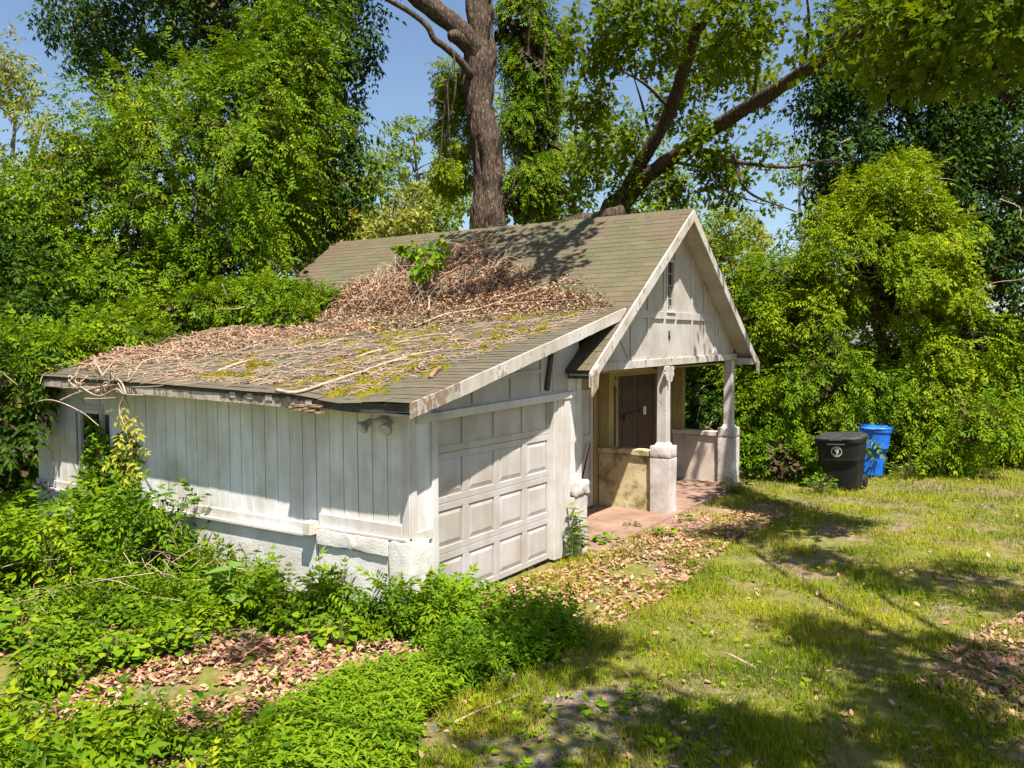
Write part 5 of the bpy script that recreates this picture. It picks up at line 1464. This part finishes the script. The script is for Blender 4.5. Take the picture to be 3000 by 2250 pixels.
cart('wheeled_bin', 'black wheeled bin with a pale round emblem leaning in the grass', (10.85, -2.15, -0.04), math.radians(-92), (0, math.radians(-5), ), M['binblack'], M['binlid'], True) if False else None
def place_cart(label, loc, rz, lean, *a):
    T = cart('wheeled_bin', label, loc, 0, (0, 0), *a)
    T.rotation_mode = 'XYZ'
    T.matrix_world = Matrix.Translation(loc) @ Matrix.Rotation(math.radians(lean), 4, Vector(FW)) @ Matrix.Rotation(rz, 4, 'Z')
    return T
place_cart('black wheeled bin with a pale round emblem leaning in the grass', (10.85, -2.12, -0.06), math.radians(-93), -4, M['binblack'], M['binlid'], True)
place_cart('blue wheeled recycling bin standing behind the black one', (gp(2540, 1390)[0], gp(2540, 1390)[1], -0.02), math.radians(-80), 2, M['binblue'], M['binblue'], False)

# overhead cable behind the gable
c0, c1 = at(2095, 480, 24.5), at(1962, 622, 23.0)
cb = MB().tube(bez([at(2260, 300, 26), c0, (c0 + c1) / 2 - np.array([0, 0, .03]), c1, at(1900, 690, 22)], 16), 0.012, 5).build('overhead_cable', M['cable'])
props(cb, 'thin dark cable slanting down behind the gable peak', 'cable')

# ------------------------------------------------------------------ ground plants
def in_building(p, m=0.0):
    x, y = p[..., 0], p[..., 1]
    return ((x > -0.06 - m) & (x < 10.5 + m) & (y > -0.02 - m) & (y < 7.3 + m)) | ((x > 3.6 - m) & (x < 10.3 + m) & (y > -0.32 - m) & (y < 1.3))
def spread_poly(poly, n, avoid=None):
    a = np.array(poly); lo, hi = a.min(0), a.max(0)
    out = []; got = 0
    while got < n:
        p = rng.uniform(lo, hi, (n * 3, 2)); p = p[inpoly(p, poly) & ~in_building(p, 0.05)]
        if avoid is not None:
            p = p[~inpoly(p, avoid) | (rng.random(len(p)) < 0.12)]
        out.append(p); got += len(p)
    return np.concatenate(out)[:n]
def shoot(seed, nst=5, h=0.5, fr=0.36, m='wisteria', name='wisteria_shoot', tpls=None):
    g = np.random.default_rng(seed)
    T = empty(name); st = MB(); P = []; D_ = []
    for k in range(nst):
        a = g.uniform(0, 6.283); r_ = g.uniform(0.05, 0.22)
        hh = h * g.uniform(0.55, 1.1)
        c = bez([(0, 0, -0.03), (math.cos(a) * r_ * .4, math.sin(a) * r_ * .4, hh * .6), (math.cos(a) * r_, math.sin(a) * r_, hh)], 8)
        st.tube(c, np.linspace(.008, .003, len(c)), 4, False)
        for t in range(2, 8):
            P.append(c[t]); b = g.uniform(0, 6.283); D_.append((math.cos(b), math.sin(b), 0.25))
        P.append(c[-1]); D_.append((math.cos(a) * .4, math.sin(a) * .4, 1.0))
    P = np.array(P); D_ = nrm(np.array(D_))
    np_obj('leaf_cluster', frond_parts(P, D_, fr, 0.05, tpls, 1.2), M[m], T)['kind'] = 'stuff'
    st.build('stem', M['greenstem'], T)['kind'] = 'stuff'
    return T
def weed(seed, nl=26, h=0.28, ls=0.11, m='weedleaf', name='broadleaf_weed', tpl=None, rad=0.2):
    g = np.random.default_rng(seed)
    T = empty(name); st = MB(); P = []; D_ = []
    for k in range(nl):
        a = g.uniform(0, 6.283); r_ = rad * math.sqrt(g.uniform(0, 1)); z = h * g.uniform(0.35, 1.0) * (1 - 0.5 * r_ / rad)
        e = np.array([math.cos(a) * r_, math.sin(a) * r_, z])
        c = bez([(e[0] * .2, e[1] * .2, -.02), (e[0] * .6, e[1] * .6, z * .7), e], 5); st.tube(c, np.linspace(.005, .0025, len(c)), 4, False)
        P.append(e); D_.append((math.cos(a), math.sin(a), 0.1))
    P = np.array(P); D_ = nrm(np.array(D_))
    n = len(P)
    Mx = frames(D_ + rng.normal(0, .35, (n, 3)) * [1, 1, .4], np.array([0, 0, 1.0]) + rng.normal(0, .28, (n, 3)))
    np_obj('leaf_cluster', [inst(tpl or WIDE, P, Mx, ls * rng.uniform(.7, 1.3, n))], M[m], T)['kind'] = 'stuff'
    st.build('stem', M['greenstem'], T)['kind'] = 'stuff'
    return T
def scatter_copies(protos, pts, smin, smax, first=[]):
    for i, p in enumerate(pts):
        pr_ = protos[i % len(protos)]
        o = pr_ if i < len(protos) else copy_tree(pr_)
        s_ = rng.uniform(smin, smax)
        o.location = (p[0], p[1], float(ground_h(p[0], p[1]))); o.rotation_euler = (rng.normal(0, .06), rng.normal(0, .06), rng.uniform(0, 6.283)); o.scale = (s_, s_, s_ * rng.uniform(.85, 1.15))
def labelled(objs, label, cat, group):
    for o in objs: props(o, label, cat, group)
    return objs
zone_wall = gpoly([(300, 1640), (520, 1650), (700, 1730), (1000, 1770), (1180, 1770), (1000, 1840), (600, 1820), (250, 1760)])
scatter_copies(labelled([shoot(k, 6, .55, .34) for k in range(4)], 'leafy pinnate wisteria shoot growing along the foot of the side wall', 'plant', 'wisteria shoots along the side wall'), spread_poly(zone_wall, 34), .5, .95)
zone_cor = gpoly([(1020, 1740), (1180, 1720), (1330, 1760), (1400, 1800), (1330, 1880), (1100, 1850)])
scatter_copies(labelled([shoot(10 + k, 6, .50, .32, 'weedleaf') for k in range(3)], 'dark green pinnate shoot crowding the corner of the garage', 'plant', 'shoots at the garage corner'), spread_poly(zone_cor, 26), .5, .85)
zone_drv = gpoly([(1250, 1900), (1400, 1800), (1560, 1790), (1700, 1830), (1640, 1930), (1480, 2000), (1280, 2010)])
scatter_copies(labelled([shoot(20 + k, 6, .42, .30, 'weedleaf') for k in range(3)], 'deep green pinnate shoot in the clump in front of the garage door', 'plant', 'shoots in front of the garage door'), spread_poly(zone_drv, 44), .42, .75)
zone_fg = gpoly([(-300, 2150), (200, 2100), (600, 2130), (850, 2120), (950, 2300), (900, 2600), (-600, 2600)])
scatter_copies(labelled([shoot(30 + k, 5, .36, .30) for k in range(3)], 'ferny pinnate shoot in the undergrowth beside the leaf litter patch', 'plant', 'ferny shoots in the undergrowth'), spread_poly(zone_fg, 40, Z_LIT2), .6, 1.05)
zone_mid = gpoly([(-200, 1700), (250, 1640), (700, 1740), (1100, 1800), (1250, 1880), (950, 1880), (500, 1930), (100, 2060), (-400, 2100)])
scatter_copies(labelled([weed(40 + k, 46, .30, .082) for k in range(4)], 'low broadleaf weed in the sunny undergrowth by the garage', 'plant', 'broadleaf weeds in the undergrowth'), spread_poly(zone_mid, 100, Z_LIT2), .7, 1.25)
scatter_copies(labelled([shoot(50 + k, 5, .34, .26) for k in range(3)], 'small feathery wisteria seedling among the broadleaf weeds', 'plant', 'wisteria seedlings in the undergrowth'), spread_poly(zone_mid, 56, Z_LIT2), .6, 1.1)
zt = gpoly([(250, 1620), (430, 1600), (560, 1660), (520, 1730), (300, 1720)])
scatter_copies(labelled([shoot(90 + k, 7, .95, .34, 'weedleaf') for k in range(3)], 'waist-high leafy wisteria clump leaning on the side wall under the window', 'plant', 'tall clumps under the side window'), spread_poly(zt, 12), .7, 1.15)
zone_left = gpoly([(-300, 1560), (60, 1540), (330, 1600), (360, 1720), (150, 1800), (-300, 1850)])
scatter_copies(labelled([shoot(55 + k, 7, .8, .36) for k in range(3)], 'tall arching wisteria shoot in the thicket at the rear of the side wall', 'plant', 'tall shoots at the rear of the side wall'), spread_poly(zone_left, 30), .7, 1.2)
scatter_copies(labelled([weed(60 + k, 9, .10, .13, 'stilt', 'plantain', t_fold(.5, .05, .12), .08) for k in range(3)], 'flat rosette of plantain leaves growing on the bare gravel', 'plant', 'plantain rosettes'), spread_poly(Z_BARE, 46), .45, .85)
big = weed(70, 22, .62, .22, 'paleleaf', 'big_leaf_plant', HEART, .38)
props(big, 'plant with big pale heart-shaped leaves standing out of the undergrowth', 'plant'); bp = gp(700, 1800); big.location = (bp[0], bp[1], 0)
for k, (px, py, s_, lb) in enumerate(((2010, 1530, .6, 'small leafy seedling beside the porch pedestal'), (1770, 1590, .7, 'leafy weed sprawling over the edge of the porch slab'), (1850, 1545, .5, 'low weed rooted in front of the mossy low wall'), (1950, 1570, .6, 'broad-leaved seedling in the leaf litter before the porch'))):
    o = weed(75 + k, 16, .3, .14, 'weedleaf', 'broadleaf_weed', HEART if k in (0, 3) else WIDE, .25); props(o, lb, 'plant'); q_ = gp(px, py); o.location = (q_[0], q_[1], 0); o.scale = (s_,) * 3
for k, (px, py, s_, lb) in enumerate(((2400, 1440, .9, 'pale leafy weed at the foot of the black bin'), (2300, 1400, 1.0, 'leafy weed in the grass between pedestal and black bin'), (2190, 1400, 1.0, 'leafy weed hiding the foot of the outer porch pedestal'), (2660, 1400, 1.1, 'bushy weed standing beside the blue bin'), (2150, 1440, .8, 'low weed in front of the outer porch pedestal'), (2720, 1380, 1.0, 'bushy weed a step further from the blue bin'))):
    o = weed(85 + k, 60, .5, .09, 'weedleaf', 'broadleaf_weed', WIDE, .36); props(o, lb, 'plant'); q_ = gp(px, py); o.location = (q_[0], q_[1], 0); o.scale = (s_,) * 3
# tall stalk against the pilaster
def stalk():
    T = empty('tall_weed'); st = MB(); P = []; D_ = []
    for k in range(4):
        x0, y0, h = rng.normal(0, .06), rng.normal(0, .05), (0.75, .62, .5, .4)[k]
        c = bez([(x0, y0, 0), (x0 + .02, y0, h * .5), (x0 - .01, y0 + .01, h)], 12); st.tube(c, np.linspace(.008, .003, len(c)), 5, False)
        for j, t in enumerate(range(3, len(c))):
            for s_ in (0, math.pi):
                a = j * 1.57 + s_; P.append(c[t]); D_.append((math.cos(a), math.sin(a), .25))
    P = np.array(P); D_ = nrm(np.array(D_)); n = len(P)
    np_obj('leaf_cluster', [inst(t_fold(.32, .05, .2), P, frames(D_, np.array([0, 0, 1.]) + rng.normal(0, .2, (n, 3))), .15 * rng.uniform(.7, 1.2, n))], M['weedleaf'], T)['kind'] = 'stuff'
    st.build('stem', M['greenstem'], T)['kind'] = 'stuff'
    return props(T, 'tall upright weed growing against the pedestal beside the garage door', 'plant')
t_ = stalk(); t_.location = (3.28, -0.22, -0.02)
# dry bramble heap against the side wall
bp_ = gp(430, 1740); bm = MB()
for k in range(130):
    a = np.array([bp_[0] + rng.normal(0.1, .5), bp_[1] + rng.normal(0, .6), rng.uniform(0, .5)]); d = rng.normal(0, .4, 3); d[2] = abs(d[2]) * .5
    bm.tube(bez([a, a + d * .5 + rng.normal(0, .08, 3), a + d - np.array([0, 0, .1])], 6), np.linspace(.006, .003, 6), 4, False)
o = bm.build('dry_bramble_heap', M['vine']); props(o, 'heap of dry bramble stems beside the side wall', 'brambles', kind='stuff')

# ------------------------------------------------------------------ ground cover (uncountable)
def polar(n, r0=3.6, r1=40, half=0.80):
    r = rng.uniform(r0, r1, n) if False else r0 * (r1 / r0) ** rng.uniform(0, 1, n)
    a = YAW + rng.uniform(-half, half, n)
    return np.stack([CAM[0] + r * np.sin(a), CAM[1] + r * np.cos(a)], -1), r
GN = Lumps(1.1, 301, 2); GN2 = Lumps(0.35, 302, 2); GN3 = Lumps(2.6, 303, 2)
p, r = polar(460000, 3.6, 28, 0.64)
dens = 0.92 + 0.30 * GN(p) + 0.22 * GN2(p)
dens = np.where(inpoly(p, Z_WEED), 0.05, dens)
for zn, k in ((gpoly([(2050, 1640), (2300, 1560), (2700, 1480), (2780, 1510), (2350, 1650)]), -0.5), (Z_LIT1, -0.42), (Z_LIT2, -0.6), (Z_LIT3, -0.5), (Z_BARE, -0.52)):
    dens = np.where(inpoly(p, zn), dens + k, dens)
keep = (rng.random(len(p)) < dens) & ~in_building(p, 0.03)
p, r = p[keep], r[keep]
z = ground_h(p[:, 0], p[:, 1])
n = len(p)
a = rng.uniform(0, 6.283, n)
hgt = rng.uniform(0.025, 0.08, n) * (1 + 0.35 * np.clip(GN(p), -1, 1.5)) * (1 + r * 0.012)
wid = (0.0036 + 0.00046 * r) * rng.uniform(.7, 1.3, n)
tv, tf = t_blade()
c, s = np.cos(a), np.sin(a)
bend = rng.uniform(0.6, 4.0, n)
lx = tv[None, :, 0] * (hgt * bend)[:, None]; ly = tv[None, :, 1] * wid[:, None]; lz = tv[None, :, 2] * hgt[:, None]
V = np.stack([p[:, 0, None] + lx * c[:, None] - ly * s[:, None], p[:, 1, None] + lx * s[:, None] + ly * c[:, None], z[:, None] + lz], -1)
rn = np.clip(0.33 + 0.17 * GN3(p) + rng.normal(0, .15, n), 0, 1)
o = np_obj('lawn_grass', [(V.reshape(-1, 3), (tf[None] + (np.arange(n) * 4)[:, None, None]).reshape(-1, 4), np.repeat(rn, 4))], M['grass'])
props(o, 'short patchy lawn grass covering the old drive', 'grass', kind='stuff')
# lush stilt grass at the front edge
zone_stilt = gpoly([(780, 2180), (900, 2080), (1050, 2010), (1250, 1985), (1330, 2050), (1230, 2120), (1190, 2260), (1150, 2600), (700, 2600)])
q = spread_poly(zone_stilt, 5200)
P = []; D_ = []
hh = rng.uniform(.10, .26, len(q))
k = 6
PP = np.repeat(q, k, axis=0); zz = np.repeat(hh, k) * np.tile(np.linspace(.25, 1, k), len(q))
a = rng.uniform(0, 6.283, len(PP))
P = np.stack([PP[:, 0] + rng.normal(0, .02, len(PP)), PP[:, 1] + rng.normal(0, .02, len(PP)), zz], -1)
D_ = nrm(np.stack([np.cos(a), np.sin(a), rng.uniform(.1, .7, len(PP))], -1))
o = np_obj('stilt_grass', [inst(t_kite(.22, .25), P, frames(D_, np.array([0, 0, 1.]) + rng.normal(0, .2, D_.shape)), .085 * rng.uniform(.7, 1.3, len(P)))], M['stilt'])
props(o, 'patch of bright green stilt grass beside the bare gravel', 'grass', kind='stuff')
# creeping ground cover under the weeds
q = spread_poly(Z_WEED, 24000)
mk_ = (GN(q) + 0.5 * GN2(q) > -0.35) & ~(inpoly(q, Z_LIT2) & (rng.random(len(q)) < .85))
q = q[mk_]
P = np.stack([q[:, 0], q[:, 1], ground_h(q[:, 0], q[:, 1]) + rng.uniform(.02, .20, len(q)) * (1 + .5 * np.clip(GN(q), -1, 1))], -1)
D_ = nrm(np.stack([rng.normal(0, 1, len(q)), rng.normal(0, 1, len(q)), rng.normal(0, .25, len(q))], -1))
o = np_obj('creeping_ground_cover', [inst(WIDE, P, frames(D_, np.array([0, 0, 1.]) + rng.normal(0, .3, D_.shape)), .058 * rng.uniform(.6, 1.5, len(P)))], M['weedleaf'])
props(o, 'mat of creeping leafy ground cover around the garage corner', 'ground cover', kind='stuff')
# clover-like low weeds sprinkled through the lawn
q, r = polar(26000, 3.6, 24)
mk_ = (GN2(q) + .5 * GN(q) > 0.5) & ~in_building(q, .03) & ~inpoly(q, Z_WEED)
q = q[mk_]
P = np.stack([q[:, 0], q[:, 1], ground_h(q[:, 0], q[:, 1]) + rng.uniform(.012, .05, len(q))], -1)
D_ = nrm(np.stack([rng.normal(0, 1, len(q)), rng.normal(0, 1, len(q)), rng.normal(0, .2, len(q))], -1))
o = np_obj('lawn_weeds', [inst(WIDE, P, frames(D_, np.array([0, 0, 1.]) + rng.normal(0, .3, D_.shape)), .05 * rng.uniform(.6, 1.4, len(P)))], M['stilt'])
props(o, 'small broad-leaved weeds sprinkled through the lawn grass', 'weeds', kind='stuff')
# fallen leaves on the ground
L_ = []
for zn, cnt in ((Z_LIT1, 7000), (Z_LIT2, 6500), (Z_LIT3, 3200), (Z_WEED, 9000)):
    L_.append(spread_poly(zn, cnt))
q, r = polar(5000, 3.6, 26); q = q[~in_building(q, .0)]
L_.append(q)
q = np.concatenate(L_)
mk_ = GN(q) + .8 * GN2(q) + rng.normal(0, .6, len(q)) > -1.0
q = q[mk_]
P = np.stack([q[:, 0], q[:, 1], ground_h(q[:, 0], q[:, 1]) + rng.uniform(.006, .035, len(q))], -1)
o = np_obj('fallen_leaves', litter_parts(P, 0.07, 0.33), M['litter'])
props(o, 'fallen brown oak leaves lying over the soil and lawn', 'leaf litter', kind='stuff')
# pale pebbles on the bare patch
q = np.concatenate([spread_poly(Z_BARE, 5200), spread_poly(gpoly([(2050, 1640), (2300, 1560), (2700, 1480), (2760, 1510), (2350, 1640)]), 900)])
tet = (np.array([(1, 0, 0), (-.5, .87, 0), (-.5, -.87, 0), (0, 0, .7), (.3, .3, .5), (-.4, .1, .55)]), np.array([(0, 1, 4), (4, 1, 5), (4, 5, 3), (1, 2, 5), (2, 3, 5), (2, 0, 3), (0, 4, 3), (0, 2, 1)]))
P = np.stack([q[:, 0], q[:, 1], ground_h(q[:, 0], q[:, 1]) - .002], -1)
a = rng.uniform(0, 6.283, len(q)); D_ = np.stack([np.cos(a), np.sin(a), rng.normal(0, .2, len(q))], -1)
o = np_obj('gravel', [inst(tet, P, frames(D_, np.array([0, 0, 1.]) + rng.normal(0, .3, D_.shape)), rng.uniform(.006, .022, len(q)))], M['pebble'])
props(o, 'loose grey gravel showing through the bare patch of the drive', 'gravel', kind='stuff')
# a few sticks on the lawn
for k, (a, b, lb) in enumerate((((2125, 1918), (2215, 1960), 'short dark stick lying on the bare edge of the lawn'), ((1330, 2120), (1520, 2040), 'thin pale stick lying across the gravel edge'), ((1180, 1885), (1320, 1900), 'thin dry cane lying under the corner shoots'))):
    A, Bq = gp(*a), gp(*b)
    o = MB().tube(bez([A + [0, 0, .01], (A + Bq) / 2 + [rng.normal(0, .05), rng.normal(0, .05), .04], Bq + [0, 0, .01]], 10), np.linspace(.012, .006, 11)[:10] if False else 0.009, 6).build('ground_stick', M['stick']); props(o, lb, 'stick')

# ------------------------------------------------------------------ shade tree standing out of the frame on the sun side
def shade_tree():
    tb = np.array([-4.5, -11.5, -0.05])
    T = empty('shade_tree', tuple(tb)); props(T, 'broad oak out of frame whose canopy dapples the lawn with shade', 'tree')
    spots = [(1480, 1110), (1560, 1150), (1640, 1150), (1720, 1190), (1800, 1210), (1950, 1250), (2100, 1240), (2200, 1290), (1760, 1370), (1850, 1390), (2000, 1410), (2150, 1450), (1150, 1350), (1250, 1410), (1010, 1480), (1180, 1390),
             (1380, 1560), (1520, 1600), (1700, 1590), (1900, 1600), (2100, 1620), (1200, 1600), (1900, 1480), (640, 1330), (560, 1400), (480, 1560), (1050, 1600), (1650, 1640), (2000, 1540)]
    bl = []
    for k, (u, v) in enumerate(spots):
        G = gp(u * 1.3562, v * 1.3562); hgt = 7.6 + 1.2 * (k % 3)
        c = G + np.array([SUN[0], SUN[1], SUN[2]]) / SUN[2] * hgt
        d = c - CAM; zf = d @ FW
        if zf > 0.5:
            x = 1500 + FPX * (d @ RT) / zf; y = 1125 - FPX * (d @ UP) / zf
            if -150 < x < 3150 and y > -160:
                continue
        r_ = 0.62 if u > 1100 else 0.4
        bl.append((*c, r_, r_, r_ * .6))
    objs = [wood('trunk', [tb, tb + [0.2, .3, 3.5], tb + [.8, 1.2, 6.2]], 0.38, 0.24, M['barkoak'], T, 12, 0, .15, .02)]
    hub = tb + [.8, 1.2, 6.2]
    for b in bl[::3]:
        e = np.array(b[:3]); objs.append(wood('limb', [hub, (hub + e) / 2 + [0, 0, .7], e], .10, .025, M['barkoak'], T, 6))
    p, n = mass_points(bl, 300 * len(bl), .3, .3, -1.0, seed=80, fill=True)
    objs.append(np_obj('crown', leaf_parts(p, n, 0.17, OAKS), M['oakleaf'], T))
    for o in objs:
        o.matrix_parent_inverse = Matrix.Translation(-tb)
shade_tree()
